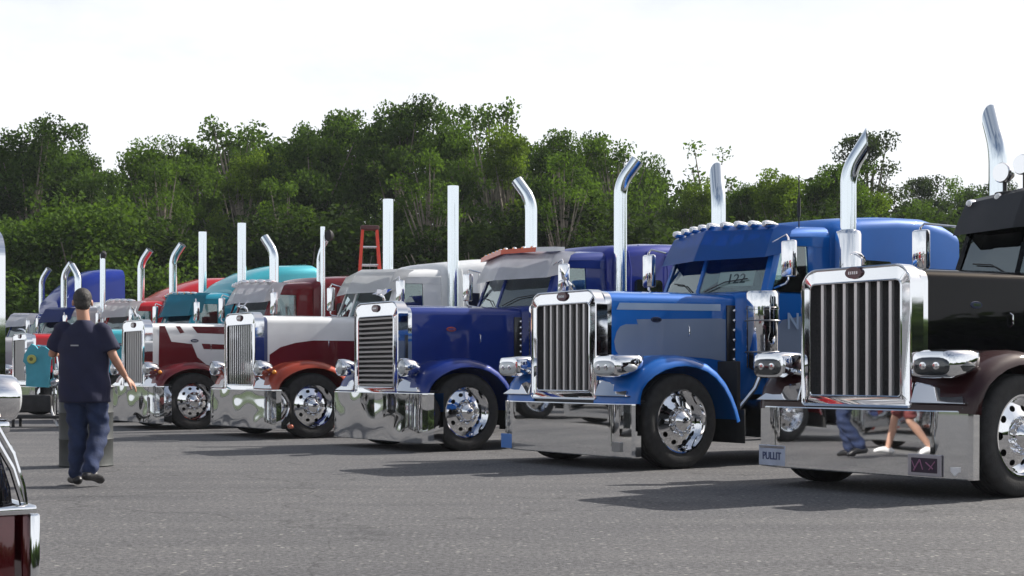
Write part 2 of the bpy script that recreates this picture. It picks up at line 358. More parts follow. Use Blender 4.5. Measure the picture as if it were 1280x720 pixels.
def truck(name, label, loc, cfg, group='show trucks parked in a row', flip=False):
    g = cfg.get
    body = g('body'); fend = g('fender', body); cabm = g('cab', body); slm = g('sleeper_mat', cabm)
    t = empty(name, loc, (-PH if not flip else math.pi-PH), label=label, cat='truck', group=group)
    simple = g('simple', False)
    # chassis
    bm = bmesh.new()
    for s in (-1, 1): box(bm, (s*.42-.05,.25,.55),(s*.42+.05,8.2,.82), .01)
    for y in (.6, 3.4, 6.9): box(bm, (-.95 if y<1 else -.5,y-.06,.45),(.95 if y<1 else .5,y+.06,.58), .02)
    box(bm, (-.5,.3,.6),(.5,2.0,1.1), .05)  # black box added to make the inside of the wheel wells dark
    box(bm, (-1.02,1.66,.3),(1.02,1.72,1.15), .01)
    finish('chassis', bm, blackmatte, t)
    # bumper
    bw = g('bumper_w', 1.2); z0, z1 = g('bumper_z', (.14,.70)); bx = bw-.26
    plan = [(-bw,.17),(-bw+.004,.10),(-bw+.03,.068),(-bx-.10,.028),(-bx,.003),(-bx+.05,0),(-bx+.09,0),(0,0),(bx-.09,0),(bx-.05,0),(bx,.003),(bx+.10,.028),(bw-.03,.068),(bw-.004,.10),(bw,.17)]
    if g('wrap'): plan = [(-bw,.30),(-bw,.16),(-bw+.03,.09),(-bw+.09,.04),(-bw+.18,.012),(-bw+.3,0),(-bw+.36,0),(0,0),(bw-.36,0),(bw-.3,0),(bw-.18,.012),(bw-.09,.04),(bw-.03,.09),(bw,.16),(bw,.30)]
    tl = math.tan(R(g('tilt', .05))); secs = []
    for z, off in ((z0,.03),(z0,.004),(z0+.010,0),(z0+.020,0),((z0+z1)/2,0),(z1-.020,0),(z1-.010,0),(z1,.004),(z1,.05)):
        secs.append([(x, y+off-(0 if off == .03 or off == .05 else 0)+(z-z0)*tl-.01, z) for x, y in plan])
    bm = bmesh.new(); loft(bm, secs, closed=False, cap=False)
    bp = finish('bumper', bm, mirror_w if g('wrap') else mirror, t, smooth=20)
    bm = bmesh.new(); box(bm, (-bw+.1,.1,z0+.03),(bw-.1,.16,z1-.05)); finish('bumper_backing', bm, blackmatte, bp)
    bm = bmesh.new(); box(bm, (-1.1,.05,z1+.004),(1.1,.5,z1+.028), .006); finish('bumper_shelf', bm, mat('dark_steel', (.05,.05,.055), .3, .8), bp)
    # grille
    gw = g('gw', .61); zt = g('gtop', 1.93); gz0 = .735; gy = g('gy', .03)
    outer = rrect(-gw, gz0, gw, zt-.03, .16, 6, .03)
    outer = [(x, z + (.035*(1-(x/gw)**2) if z > 1.4 else 0)) for x, z in outer]
    oh = g('ohw', .485); oz = g('otop', 1.775)
    hole = rrect(-oh, .825, oh, oz, .05, 4, .03)
    bm = bmesh.new()
    plate(bm, outer, [hole], lambda u, v, s: (u, gy + (.15 if s else (0 if abs(u) < gw-.02 and v < zt-.04 else .012)), v))
    gs = finish('grille_shell', bm, chrome, t, smooth=30)
    bm = bmesh.new(); tube(bm, [(x, gy, z) for x, z in hole]+[(hole[0][0], gy, hole[0][1])], .009, 6, cap=False); finish('grille_trim', bm, chrome, gs)
    bm = bmesh.new()
    tube(bm, [(x*.985, gy+.006, (z-1.3)*.985+1.3) for x, z in outer]+[(outer[0][0]*.985, gy+.006, (outer[0][1]-1.3)*.985+1.3)], .012, 6, cap=False); finish('shell_bead', bm, chrome, gs)
    bm = bmesh.new(); box(bm, (-oh-.02,gy+.085,.81),(oh+.02,gy+.095,oz+.01)); finish('grille_screen', bm, screenm, gs)
    if g('bars', 'v') == 'v':
        nb = g('nbars', 7); bwid = g('barw', .013)
        for k in range(nb):
            x = -oh + 2*oh*(k+1)/(nb+1)
            key = ('bar', bwid, round(oz,3), gy)
            if key not in CACHE:
                bm = bmesh.new(); box(bm, (-bwid,gy+.012,.822),(bwid,gy+.05,oz+.006), .004, 1); o = finish('grille_bar', bm, g('barm', barsteel)); CACHE[key] = o.data; bpy.data.objects.remove(o)
            inst('grille_bar', CACHE[key], gs, (x,0,0))
    else:
        nb = g('nbars', 15)
        bm = bmesh.new()
        hexa(bm, [(-oh,gy+.005,-.012),(oh,gy+.005,-.012),(oh,gy+.06,-.005),(-oh,gy+.06,-.005),(-oh,gy-.005,.012),(oh,gy-.005,.012),(oh,gy+.06,.02),(-oh,gy+.06,.02)])
        o = finish('grille_bar', bm, barsteel, smooth=0); md = o.data; bpy.data.objects.remove(o)
        for k in range(nb): inst('grille_bar', md, gs, (0,0,.825 + (oz-.825)*(k+.5)/nb))
    # emblem + ornament
    bm = bmesh.new()
    ring = [(.092*math.cos(2*math.pi*k/24), .05*math.sin(2*math.pi*k/24)) for k in range(24)]
    plate(bm, ring, [], lambda u, v, s: (u, gy-.014 if not s else gy+.01, v+(zt+oz)/2+.005))
    em = finish('emblem', bm, mat('badge_dark_red', (.07,.015,.025), .3, .3, .6), gs)
    bm = bmesh.new()
    for k in range(-2,3): box(bm, (k*.022-.006,gy-.018,(zt+oz)/2-.008),(k*.022+.006,gy-.013,(zt+oz)/2+.018))
    finish('emblem_lettering', bm, chrome_r, em)
    if g('ornament', 1):
        bm = bmesh.new(); zz = zt+.03
        tube(bm, [(0,.16,zz-.02),(0,.15,zz+.03),(0,.10,zz+.06),(0,.03,zz+.075),(0,-.02,zz+.06)], [.02,.016,.022,.014,.004], 10)
        if g('ornament') == 'bull':
            tube(bm, [(-.16,.1,zz+.14),(-.11,.06,zz+.07),(0,.05,zz+.05),(.11,.06,zz+.07),(.16,.1,zz+.14)], [.004,.014,.02,.014,.004], 8)
        elif g('ornament') == 'bird':
            for s in (-1, 1): hexa(bm, [(s*.01,.04,zz+.05),(s*.02,.14,zz+.05),(s*.13,.20,zz+.13),(s*.12,.12,zz+.13),(s*.01,.04,zz+.065),(s*.02,.14,zz+.065),(s*.13,.20,zz+.137),(s*.12,.12,zz+.137)])
        elif g('ornament') == 'rearing':
            tube(bm, [(0,.10,zz+.02),(0,.06,zz+.08),(0,.03,zz+.16),(0,0,zz+.21)], [.022,.03,.02,.006], 8)
            tube(bm, [(.05,.08,zz+.22),(.02,.05,zz+.12),(-.05,.03,zz+.18)], [.005,.014,.005], 8)
        finish('hood_ornament', bm, chrome, t)
    # hood
    hz = g('hood_z', 1.885)
    bm = bmesh.new()
    ys = (.165,.25,.6,1.1,1.6,g('hood_y1', 2.1))
    loft(bm, [arc_sec(hood_w(y), .72, hz+.02*(y-.16)/2, .10, .04, y, wt=hood_w(y)) for y in ys])
    hd = finish('hood', bm, body, t, smooth=40)
    bm = bmesh.new(); loft(bm, [arc_sec(hood_w(y)+.006, .76, hz+.004, .10, .042, y) for y in (.155,.17,.21,.235)]); finish('hood_band', bm, g('band', chrome), hd)
    # centre hinge and side latch
    bm = bmesh.new(); tube(bm, [(0,.24,hz+.041),(0,1.2,hz+.051),(0,2.08,hz+.058)], .007, 6); finish('hood_hinge', bm, chrome, hd)
    for side in (1, -1):
        for nm, poly, m in g('decals', []):
            bm = bmesh.new(); plate(bm, poly, [], lambda u, v, s, side=side: (side*(hood_w(u)+(.004 if s == 0 else .001)), u, v)); finish(nm, bm, m, hd, smooth=0)
        if g('badge', 1): add_badge(hd, g('badge_y', .82), 1.60, side, mat('badge_blue', (.02,.03,.08), .3, .2, .6) if g('badge') != 'red' else mat('badge_red', (.35,.05,.03), .3, .2, .6))
        bm = bmesh.new(); tube(bm, [(side*(hood_w(1.25)+.0),1.25,1.42),(side*(hood_w(1.25)+.03),1.25,1.44),(side*(hood_w(1.25)+.03),1.25,1.52),(side*hood_w(1.25),1.25,1.54)], .007, 6); finish('hood_latch', bm, chrome, hd)
        if g('rivets'):
            if 'rivet' not in CACHE:
                bm = bmesh.new(); bmesh.ops.create_icosphere(bm, subdivisions=2, radius=.022); o = finish('hood_light', bm, chrome); CACHE['rivet'] = o.data; bpy.data.objects.remove(o)
            bm = bmesh.new(); box(bm, (side*(hood_w(1.86))-.008,1.78,1.0),(side*hood_w(1.86)+.016,1.98,1.78), .006); pn = finish('hood_louver_panel', bm, blackm, hd)
            for k in range(g('rivets')): inst('hood_light', CACHE['rivet'], pn, (side*(hood_w(1.86)+.02),1.88,1.06+.66*k/(g('rivets')-1)))
        fender(t, side, fend)
        # headlight
        ht = g('head', 'pod'); hx = side*.93
        if ht == 'pod':
            bm = bmesh.new(); s = side
            # teardrop housing lofted along Y
            secs = []
            for y, w, h, cx, cz in ((-.10,.15,.070,.90,1.09),(-.088,.185,.105,.90,1.09),(-.04,.20,.118,.91,1.09),(.05,.205,.116,.925,1.098),(.15,.192,.10,.937,1.115),(.24,.165,.078,.95,1.135),(.29,.13,.055,.955,1.15),(.305,.08,.03,.96,1.155)):
                ring = []
                for k in range(20):
                    a = 2*math.pi*k/20; e = .45
                    ring.append((s*(cx + w*math.copysign(abs(math.cos(a))**e, math.cos(a))), y, cz + h*math.copysign(abs(math.sin(a))**e, math.sin(a))))
                secs.append(ring)
            loft(bm, secs); hl = finish('headlight', bm, chrome, t, smooth=50)
            bm = bmesh.new(); secs = []
            for y, w, h, cx in ((-.112,.13,.060,.905),(-.10,.165,.074,.905),(-.03,.188,.082,.915),(.06,.202,.080,.93),(.13,.193,.06,.94),(.17,.18,.03,.945)):
                ring = []
                for k in range(20):
                    a = 2*math.pi*k/20; e = .62; ring.append((s*(cx + w*1.03*math.copysign(abs(math.cos(a))**e, math.cos(a))), y, 1.075 + h*math.copysign(abs(math.sin(a))**e, math.sin(a))))
                secs.append(ring)
            loft(bm, secs); finish('lens', bm, g('lensm', lensm), hl, smooth=50)
            for dx in (-.07, .06):
                bm = bmesh.new(); lathe(bm, [(-.122,.0),(-.118,.03),(-.10,.04),(-.06,.045)], 'Y', 16, (s*(.905+dx),0,1.08)); finish('bulb_bezel', bm, chrome, hl)
        else:
            bm = bmesh.new()
            for k, (dx) in enumerate((-.0,)):
                lathe(bm, [(-.06,.098),(-.075,.108),(-.065,.118),(0,.12),(.08,.108),(.16,.08),(.20,.04),(.21,0)], 'Y', 26, (side*.87,0,1.09))
            hl = finish('headlight', bm, chrome, t, smooth=50)
            bm = bmesh.new(); lathe(bm, [(-.05,.1),(-.075,.09),(-.09,.05),(-.095,0)], 'Y', 24, (side*.87,0,1.09)); finish('lens', bm, lensm, hl, smooth=60)
        bm = bmesh.new()      # bracket and chrome splash piece below the lamp
        hexa(bm, [(side*.62,-.01,.775),(side*1.15,.0,.775),(side*1.15,.14,.775),(side*.62,.14,.775),(side*.62,.06,.95),(side*1.06,.10,.865),(side*1.06,.14,.865),(side*.62,.14,.95)], .008)
        tube(bm, [(side*.6,.16,1.0),(side*.74,.12,1.03),(side*.87,.08,1.03)], .028, 8)
        finish('headlight_bracket', bm, chrome, t)
        if g('turn_signal'):
            bm = bmesh.new(); bmesh.ops.create_icosphere(bm, subdivisions=2, radius=.035, matrix=Matrix.Translation((side*1.02,.16,1.03))); finish('turn_signal', bm, amber, t)
        make_wheel(t, side*1.0, .76, side)
        bm = bmesh.new(); box(bm, (side*.60,1.62,.25),(side*1.18,1.64,.62), .004); finish('mud_flap', bm, blackmatte, t)
    # cab -----------------------------------------------------------
    dy = g('cab_dy', 0)
    def Y(y): return y+dy
    bm = bmesh.new(); loft(bm, [arc_sec(w, .78, z, .08, .02, Y(y)) for y, w, z in ((1.90,.74,1.915),(1.96,.80,1.93),(2.10,.88,1.94),(2.3,.93,1.945),(3.2,.97,1.95))]); cb = finish('cab', bm, cabm, t, smooth=40)
    bm = bmesh.new(); loft(bm, [arc_sec(w, 2.48, z, .12, .05, Y(y)) for y, w, z in ((2.14,.20,2.56),(2.28,.70,2.58),(2.34,.87,2.62),(2.5,.90,2.67),(2.9,.92,2.71),(3.2,.93,2.73))]); finish('cab_roof', bm, cabm, t, smooth=50)
    for s in (-1, 1):
        bm = bmesh.new(); hexa(bm, [(s*.845,Y(2.185),1.93),(s*.92,Y(2.20),1.93),(s*.925,Y(2.29),1.93),(s*.87,Y(2.28),1.93),(s*.80,Y(2.40),2.52),(s*.865,Y(2.42),2.52),(s*.88,Y(2.50),2.52),(s*.83,Y(2.49),2.52)]); finish('pillar', bm, cabm, cb, smooth=0)
        bm = bmesh.new(); hexa(bm, [(s*.90,Y(2.86),1.93),(s*.955,Y(2.86),1.93),(s*.965,Y(3.2),1.93),(s*.90,Y(3.2),1.93),(s*.86,Y(2.86),2.54),(s*.91,Y(2.86),2.54),(s*.92,Y(3.2),2.54),(s*.86,Y(3.2),2.54)]); finish('pillar', bm, cabm, cb, smooth=0)
    bm = bmesh.new(); hexa(bm, [(-.022,Y(1.965),1.93),(.022,Y(1.965),1.93),(.022,Y(2.01),1.93),(-.022,Y(2.01),1.93),(-.022,Y(2.18),2.52),(.022,Y(2.18),2.52),(.022,Y(2.23),2.52),(-.022,Y(2.23),2.52)]); finish('pillar', bm, cabm, cb, smooth=0)
    bm = bmesh.new(); hexa(bm, [(-.9,Y(3.14),1.93),(.9,Y(3.14),1.93),(.9,Y(3.19),1.93),(-.9,Y(3.19),1.93),(-.87,Y(3.14),2.5),(.87,Y(3.14),2.5),(.87,Y(3.19),2.5),(-.87,Y(3.19),2.5)]); finish('rear_wall', bm, interior, cb)
    for s in (-1, 1):
        bm = bmesh.new(); a = [(s*.018,Y(1.985),1.955),(s*.85,Y(2.205),1.955),(s*.81,Y(2.42),2.50),(s*.018,Y(2.20),2.50)]
        hexa(bm, a + [(x, y+.007, z) for x, y, z in a]); finish('windshield', bm, glassm, cb, smooth=0)
        bm = bmesh.new(); a = [(s*.925,Y(2.29),1.95),(s*.945,Y(2.85),1.95),(s*.90,Y(2.85),2.5),(s*.875,Y(2.50),2.5)]
        hexa(bm, a + [(x-s*.007, y, z) for x, y, z in a]); finish('side_window', bm, glassm, cb, smooth=0)
        bm = bmesh.new(); tube(bm, [(s*.12,Y(1.99),1.965),(s*.36,Y(2.09),2.07),(s*.64,Y(2.18),2.10)], .007, 5); finish('wiper', bm, blackmatte, cb)
        bm = bmesh.new(); p = [(Y(2.2),.86),(Y(2.92),.86),(Y(2.92),1.92),(Y(2.2),1.92)]
        plate(bm, p, [], lambda u, v, q, s=s: (s*((.93+.04*(u-Y(2.3))/.9) + (.009 if q == 0 else -.01)), u, v)); dr = finish('door', bm, cabm, t, smooth=0)
        bm = bmesh.new(); tube(bm, [(s*.97,Y(2.72),1.72),(s*1.0,Y(2.73),1.72),(s*1.0,Y(2.86),1.72),(s*.97,Y(2.87),1.72)], .01, 6); finish('handle', bm, chrome, dr)
        bm = bmesh.new(); tube(bm, [(s*.98,Y(3.08),1.1),(s*1.03,Y(3.08),1.12),(s*1.03,Y(3.08),1.98),(s*.98,Y(3.08),2.0)], .013, 8); finish('grab_handle', bm, chrome, t)
        # steps and tank
        bm = bmesh.new(); box(bm, (s*.62,Y(2.02),.30),(s*1.12,Y(2.75),.72), .03); st = finish('battery_box', bm, chrome_r if s > 0 else chrome, t)
        bm = bmesh.new(); lathe(bm, [(Y(2.82),0),(Y(2.82),.27),(Y(2.85),.3),(4.5,.3),(4.53,.27),(4.53,0)], 'Y', 28, (s*.86,0,.62)); finish('fuel_tank', bm, chrome, t)
        # mirror
        if g('mirror', 1):
            mxx = s*g('mirror_x', 1.22)
            bm = bmesh.new(); tube(bm, [(s*.93,Y(2.3),2.5),(mxx-s*.04,Y(2.26),2.56),(mxx,Y(2.25),2.52),(mxx,Y(2.25),2.06),(mxx-s*.04,Y(2.25),2.02),(s*.95,Y(2.3),1.98)], .012, 8); mi = finish('mirror_bracket', bm, chrome, t)
            bm = bmesh.new(); box(bm, (mxx-.095,Y(2.22),2.09),(mxx+.095,Y(2.30),2.50), .025); finish('mirror', bm, chrome, mi)
        # horn / air cleaner
        if g('cleaner', 1):
            bm = bmesh.new(); lathe(bm, [(1.05,0),(1.05,.16),(1.08,.185),(1.72,.185),(1.725,.192),(1.745,.192),(1.75,.185),(1.90,.185),(1.93,.17),(1.945,.0)], 'Z', 36, (s*1.04,2.03+dy*.7,0)); ac = finish('air_cleaner', bm, chrome, t, smooth=45)
            for z in (1.25, 1.6):
                bm = bmesh.new(); tube(bm, [(s*1.04+.19*math.cos(2*math.pi*k/28), 2.03+dy*.7+.19*math.sin(2*math.pi*k/28), z) for k in range(29)], .009, 6, cap=False); finish('strap', bm, dullsteel, ac)
            bm = bmesh.new(); tube(bm, [(s*1.04,2.03+dy*.7,1.06),(s*1.0,1.95,.85),(s*.95,1.72,.6)], .03, 8); finish('support_tube', bm, chrome, ac)
    for s in (-1, 1):
        bm = bmesh.new(); box(bm, (s*.70,Y(2.0),.9),(s*.80,Y(2.06),1.90), .004); finish('cowl_gap', bm, blackmatte, t)  # dark band put in for the gap between hood and cab
    # interior
    bm = bmesh.new()
    for s in (-1, 1):
        box(bm, (s*.45-.24,Y(2.6),1.5),(s*.45+.24,Y(3.05),1.92), .05); box(bm, (s*.45-.23,Y(2.95),1.85),(s*.45+.23,Y(3.1),2.36), .05)
    finish('seats', bm, interior, cb)
    bm = bmesh.new(); lathe(bm, [(-.012,.22),(0,.232),(.012,.22),(0,.208)], 'Y', 26, (.42,Y(2.38),2.02), closed=True); tube(bm, [(.42,Y(2.38),2.02),(.42,Y(2.2),1.9)], .02, 6); box(bm, (.21,Y(2.375),2.01),(.63,Y(2.385),2.03)); finish('steering_wheel', bm, blackmatte, cb)
    # visor
    vm = g('visor', cabm)
    if vm:
        zb, ztp = g('visor_z', (2.33,2.67))
        bm = bmesh.new()
        for s in (0,):
            out = [(-.93,Y(2.50),zb+.07),(-.90,Y(2.20),zb),(-.01,Y(1.925),zb-.004),(.01,Y(1.925),zb-.004),(.90,Y(2.20),zb),(.93,Y(2.50),zb+.07)]
            top = [(-.92,Y(2.60),ztp-.02),(-.87,Y(2.37),ztp-.01),(-.01,Y(2.12),ztp+.02),(.01,Y(2.12),ztp+.02),(.87,Y(2.37),ztp-.01),(.92,Y(2.60),ztp-.02)]
            mid = [tuple(Vector(a)*.5+Vector(b)*.5+Vector((0,-.006,.004))) for a, b in zip(out, top)]
            ed = [(a[0], a[1]+.10, a[2]+.05) for a in top]
            loft(bm, [out, mid, top, ed], closed=False, cap=False)
            bmesh.ops.solidify(bm, geom=list(bm.faces), thickness=.012)
        vs = finish('visor', bm, vm, t, smooth=14)
    rl = g('roof_lights')
    if rl:
        n, kind = rl
        zl = 2.70
        if kind == 'brim':
            bm = bmesh.new(); zb = 2.73
            secs = [[(x, Y(y), z), (x, Y(y)+.16, z+.02), (x, Y(y)+.16, z+.07), (x, Y(y)+.01, z+.065)] for x, y, z in ((-.93,2.30,2.655),(0,2.04,2.70),(.62,2.20,2.70))]
            loft(bm, secs); br = finish('roof_brim', bm, mat('orange_red_paint', (.60,.07,.012), .4, .1, .6), t, smooth=0); zl = 2.77; yy = Y(2.09)
            bm = bmesh.new(); loft(bm, [[(x, Y(y), z), (x, Y(y)+.2, z+.02), (x, Y(y)+.2, z+.07), (x, Y(y)+.01, z+.065)] for x, y, z in ((.63,2.205,2.70),(.93,2.29,2.69))]); finish('brim_end', bm, whitep, t, smooth=0)
        else: br = t; yy = Y(2.22)
        key = 'marker'+kind
        if key not in CACHE:
            bm = bmesh.new(); lathe(bm, [(-.06,.0),(-.055,.028),(-.02,.036),(.05,.03),(.12,.012),(.13,0)] if kind != 'brim' else [(-.02,0),(-.018,.02),(.0,.026),(.03,.02),(.05,0)], 'Y', 14); o = finish('marker_light', bm, chrome if kind != 'amber' else amber); CACHE[key] = o.data; bpy.data.objects.remove(o)
            bm = bmesh.new(); lathe(bm, [(-.066,0),(-.062,.02),(-.05,.026),(-.045,0)] if kind != 'brim' else [(-.03,0),(-.028,.014),(-.015,.02),(-.01,0)], 'Y', 12); o = finish('lens', bm, amber if kind != 'chrome' else whitep); CACHE[key+'l'] = o.data; bpy.data.objects.remove(o)
        for k in range(n):
            x = -.78 + (1.56 if kind != 'brim' else 1.3)*k/(n-1); sc = (1.25,1.25,1.25) if kind == 'chrome' else (1,1,1)
            ml = inst('marker_light', CACHE[key], br, (x, yy + (.23 if kind == 'brim' else .16)*abs(x/.85), zl + (-.045*abs(min(x,0))/.85 if kind == 'brim' else .03*(1-(x/.8)**2))+ (.02 if kind=='chrome' else 0)), scale=sc); inst('lens', CACHE[key+'l'], ml)
    # sleeper
    if g('sleeper'):
        bm = bmesh.new(); loft(bm, [arc_sec(w, .85, z, r, .05, y, wt=w-.02) for y, w, z, r in g('sleeper')]); slp = finish('sleeper', bm, slm, t, smooth=45)
        ys_ = [q[0] for q in g('sleeper')]
        bm = bmesh.new(); y0, y1 = ys_[1]+.35, ys_[1]+.85
        plate(bm, rrect(y0, 2.0, y1, 2.35, .06), [], lambda u, v, q: (1.04+(.004 if q == 0 else -.02), u, v)); finish('sleeper_window', bm, mat('dark_glass', (.01,.012,.015), .03, 0, 1), slp)
        if g('ribs'):
            for k in range(g('ribs')):
                bm = bmesh.new(); y = ys_[1]+.25+k*.34; tube(bm, [(1.05,y,1.2),(1.06,y,2.5),(1.0,y,2.74),(.8,y,2.86)], .012, 6); finish('seam_strip', bm, slm, slp)
    # stacks
    for (x, top, kind, bend, kw) in g('stacks', [(1.1,4.1,'straight',(0,1),{}),(-1.1,4.1,'straight',(0,1),{})]):
        make_stack(t, x, g('stack_y', 3.33), top, kind, bend, **kw)
    # rear axles
    if g('rear', 1):
        for y in (6.4, 7.7):
            for s in (-1, 1): make_wheel(t, s*.98, y, s, rear=True)
    return t

# paints
navy = paint('navy_blue_paint', (.002,.022,.19)); blue = paint('bright_blue_paint', (.002,.12,.47), .3); purple = paint('purple_blue_paint', (.007,.02,.23))
maroon = paint('maroon_paint', (.13,.006,.012)); red = paint('bright_red_paint', (.45,.012,.02)); teal = paint('teal_paint', (.015,.25,.36)); teal2 = paint('pale_teal_paint', (.05,.38,.46))
gloss = mat('gloss_black_paint', (.003,.003,.004), .6, 0, .4, spec=0); rust = paint('rust_red_paint', (.30,.035,.012)); darkred = mat('dark_cherry_paint', (.022,.001,.003), .6, 0, .6, spec=.1)
greyp = paint('pale_grey_paint', (.42,.42,.45), .1); charc = mat('charcoal_paint', (.05,.05,.056), .5, .2, .4, noise=(4,.1)); silver = mat('silver_visor', (.75,.75,.78), .4, .2, .5, noise=(4,.08))
stripe = paint('grey_blue_stripe', (.24,.30,.42), .2); skyb = mat('roof_blue_paint', (.002,.10,.40), .5, .1, .35, noise=(1.7,.06), spec=.1); lightstripe = paint('pale_stripe', (.36,.48,.66), .1)

def org(i, sx=0, sy=0):
    x, y = 2.93-2.4*i, 12.25+3.53*i
    return (x + sx*CO + sy*SI, y - sx*SI + sy*CO, 0)
SL = lambda *z: [(y, w, zz, .16) for y, w, zz in z]
BR = (.8, .6)      # bend to the rear and right
T = []
# 1 black and maroon truck, right edge
T.append(truck('semi_truck', 'black semi truck with maroon fenders and tall flat chrome bumper, nearest on the right', org(0,-.05,0), dict(
    tilt=.6, bumper_w=1.17, body=gloss, fender=darkred, cab=gloss, visor=charc, nbars=7, barw=.016, mirror_x=1.34, cab_dy=.32, lensm=darklens, bumper_z=(.17,.72), gtop=1.945, ohw=.50, otop=1.80,
    sleeper=SL((3.5,1.0,2.7),(3.6,1.02,2.76),(5.4,1.02,2.9)), stacks=[(1.1,3.9,'miter',(.2,1),{}),(-1.1,3.86,'miter',(-.8,.55),{})], stack_y=3.53,
    ornament=1, roof_lights=(5,'chrome'), visor_z=(2.40,2.74))))
# 2 bright blue
T.append(truck('semi_truck', 'bright blue semi truck with grey side stripes and bullet lights on its roof', org(1), dict(
    body=blue, fender=blue, cab=blue, sleeper_mat=skyb, nbars=7, barw=.015, rivets=7,
    decals=[('stripe', [(.30,1.70),(1.7,1.715),(1.7,1.79),(.34,1.775)], lightstripe),
            ('stripe', [(.56,1.60),(1.7,1.63),(1.77,1.62),(1.77,1.15),(1.55,1.18),(.92,1.22),(.5,1.18),(.34,1.2),(.29,1.26),(.27,1.36),(.30,1.46),(.35,1.52),(.42,1.545),(.58,1.545)], stripe)],
    sleeper=[(3.2,.96,2.72,.16),(3.3,1.0,2.80,.18),(3.7,1.02,2.85,.14),(4.3,1.03,2.90,.14),(4.8,1.03,2.91,.14),(5.2,1.02,2.85,.14),(5.45,1.0,2.77,.14)],
    stacks=[(1.12,3.82,'miter',BR,dict(shield=True)),(-1.1,3.72,'miter',(-.8,.6),{})], stack_y=3.31, roof_lights=(9,'chrome'), ornament='rearing')))
# 3 navy
T.append(truck('semi_truck', 'navy blue semi truck with horizontal grille bars, pale visor and orange roof brim', org(2,.03,0), dict(
    body=navy, fender=navy, cab=navy, sleeper_mat=purple, visor=silver, bars='h', nbars=15, head='round', wrap=1, bumper_w=1.32, bumper_z=(.12,.76), band=chrome, badge='red', rivets=9,
    sleeper=SL((3.2,.98,2.72),(3.3,1.02,2.80),(4.2,1.03,2.88),(5.6,1.03,2.92)), ribs=4, stacks=[(1.1,4.14,'turn',BR,{}),(-1.1,4.12,'turn',(-1,-.5),{})], roof_lights=(9,'brim'), ornament='bird', gtop=1.98)))
# 4 white, orange
T.append(truck('semi_truck', 'white semi truck with rust red fenders, white visor and straight chrome stacks', org(3,-.02,-.08), dict(
    body=whitep, fender=rust, cab=whitep, visor=whitep, nbars=12, barw=.010, head='round', wrap=1, bumper_w=1.30, bumper_z=(.16,.76), gtop=1.98, turn_signal=1, band=mat('slate_band', (.05,.07,.16), .4, .2, .7), barm=chrome,
    decals=[('side_panel', [(.27,1.30),(.45,1.42),(.7,1.49),(1.0,1.53),(2.05,1.53),(2.05,.78),(.27,.78)], maroon)],
    sleeper=SL((3.2,.98,2.72),(3.3,1.02,2.82),(4.2,1.04,2.93),(5.4,1.04,2.97)), ribs=2, badge=0, ornament='bull')))
# 5 maroon and white
T.append(truck('semi_truck', 'maroon semi truck with white slashes on its hood, beside the walking man', org(4,-.08,-.28), dict(
    body=whitep, fender=maroon, cab=maroon, visor=silver, nbars=9, barw=.012, head='round', wrap=1, bumper_w=1.25, bumper_z=(.12,.78), gtop=1.99, turn_signal=1, band=whitep,
    decals=[('slash', [(.30,1.86),(.40,1.86),(.52,1.58),(.90,1.54),(1.0,1.30),(1.25,1.1),(1.25,.8),(.28,.8)], maroon),
            ('slash', [(.60,1.86),(.68,1.73),(.76,1.75),(.68,1.86)], maroon), ('slash', [(.90,1.86),(2.0,1.86),(2.0,1.72),(1.0,1.74)], maroon),
            ('slash', [(1.08,1.55),(2.0,1.52),(2.0,1.44),(1.12,1.45)], maroon)],
    sleeper=SL((3.2,.98,2.72),(3.3,1.02,2.80),(4.2,1.03,2.88),(5.4,1.03,2.86)), roof_lights=(7,'chrome'), badge_y=.95,
    stacks=[(1.08,3.78,'straight',BR,dict(r=.045)),(.92,3.74,'miter',BR,dict(r=.045, black_tip=True)),(-1.1,3.9,'turn',(-1,-.5),{})], ornament='rearing')))
# 6 teal
T.append(truck('semi_truck', 'teal semi truck with drop visor, half hidden by the walking man', org(5,-.05,-.08), dict(
    body=teal2, fender=teal, cab=teal, visor=teal, nbars=9, head='round', visor_z=(2.22,2.68), sleeper_mat=teal2,
    sleeper=[(3.2,.98,2.8,.2),(3.4,1.0,3.0,.25),(3.8,1.02,3.2,.3),(4.3,1.03,3.34,.2),(5.1,1.03,3.40,.2),(5.25,1.0,3.34,.2)],
    stacks=[(1.1,4.22,'straight',BR,{}),(-1.1,4.21,'straight',BR,{})], roof_lights=(7,'brimless'))))
# 7 red
T.append(truck('semi_truck', 'bright red semi truck with white visor and chrome roof lights, left of the man', org(6), dict(
    body=red, fender=red, cab=red, visor=whitep, nbars=9, head='round', turn_signal=1, band=chrome,
    sleeper=[(3.2,.98,2.8,.2),(3.5,1.0,2.98,.25),(3.9,1.02,3.15,.3),(4.4,1.03,3.30,.3),(5.3,1.03,3.36,.3)],
    stacks=[(1.1,4.21,'turn',BR,{}),(-1.1,4.23,'turn',BR,{})], roof_lights=(7,'chrome'))))
# 8 pale cab
T.append(truck('semi_truck', 'grey blue semi truck cab with pale pillars behind the red truck', org(7,0,-.25), dict(
    body=greyp, fender=navy, cab=greyp, visor=navy, nbars=9, head='round', sleeper_mat=whitep,
    sleeper=SL((3.2,.98,2.72),(3.4,1.0,2.85),(5.2,1.0,2.9)),
    stacks=[(1.05,4.1,'straight',BR,dict(r=.05, black_tip=True)),(.9,4.14,'straight',BR,dict(r=.045)),(-1.1,4.12,'turn',(-1,-.5),{})])))
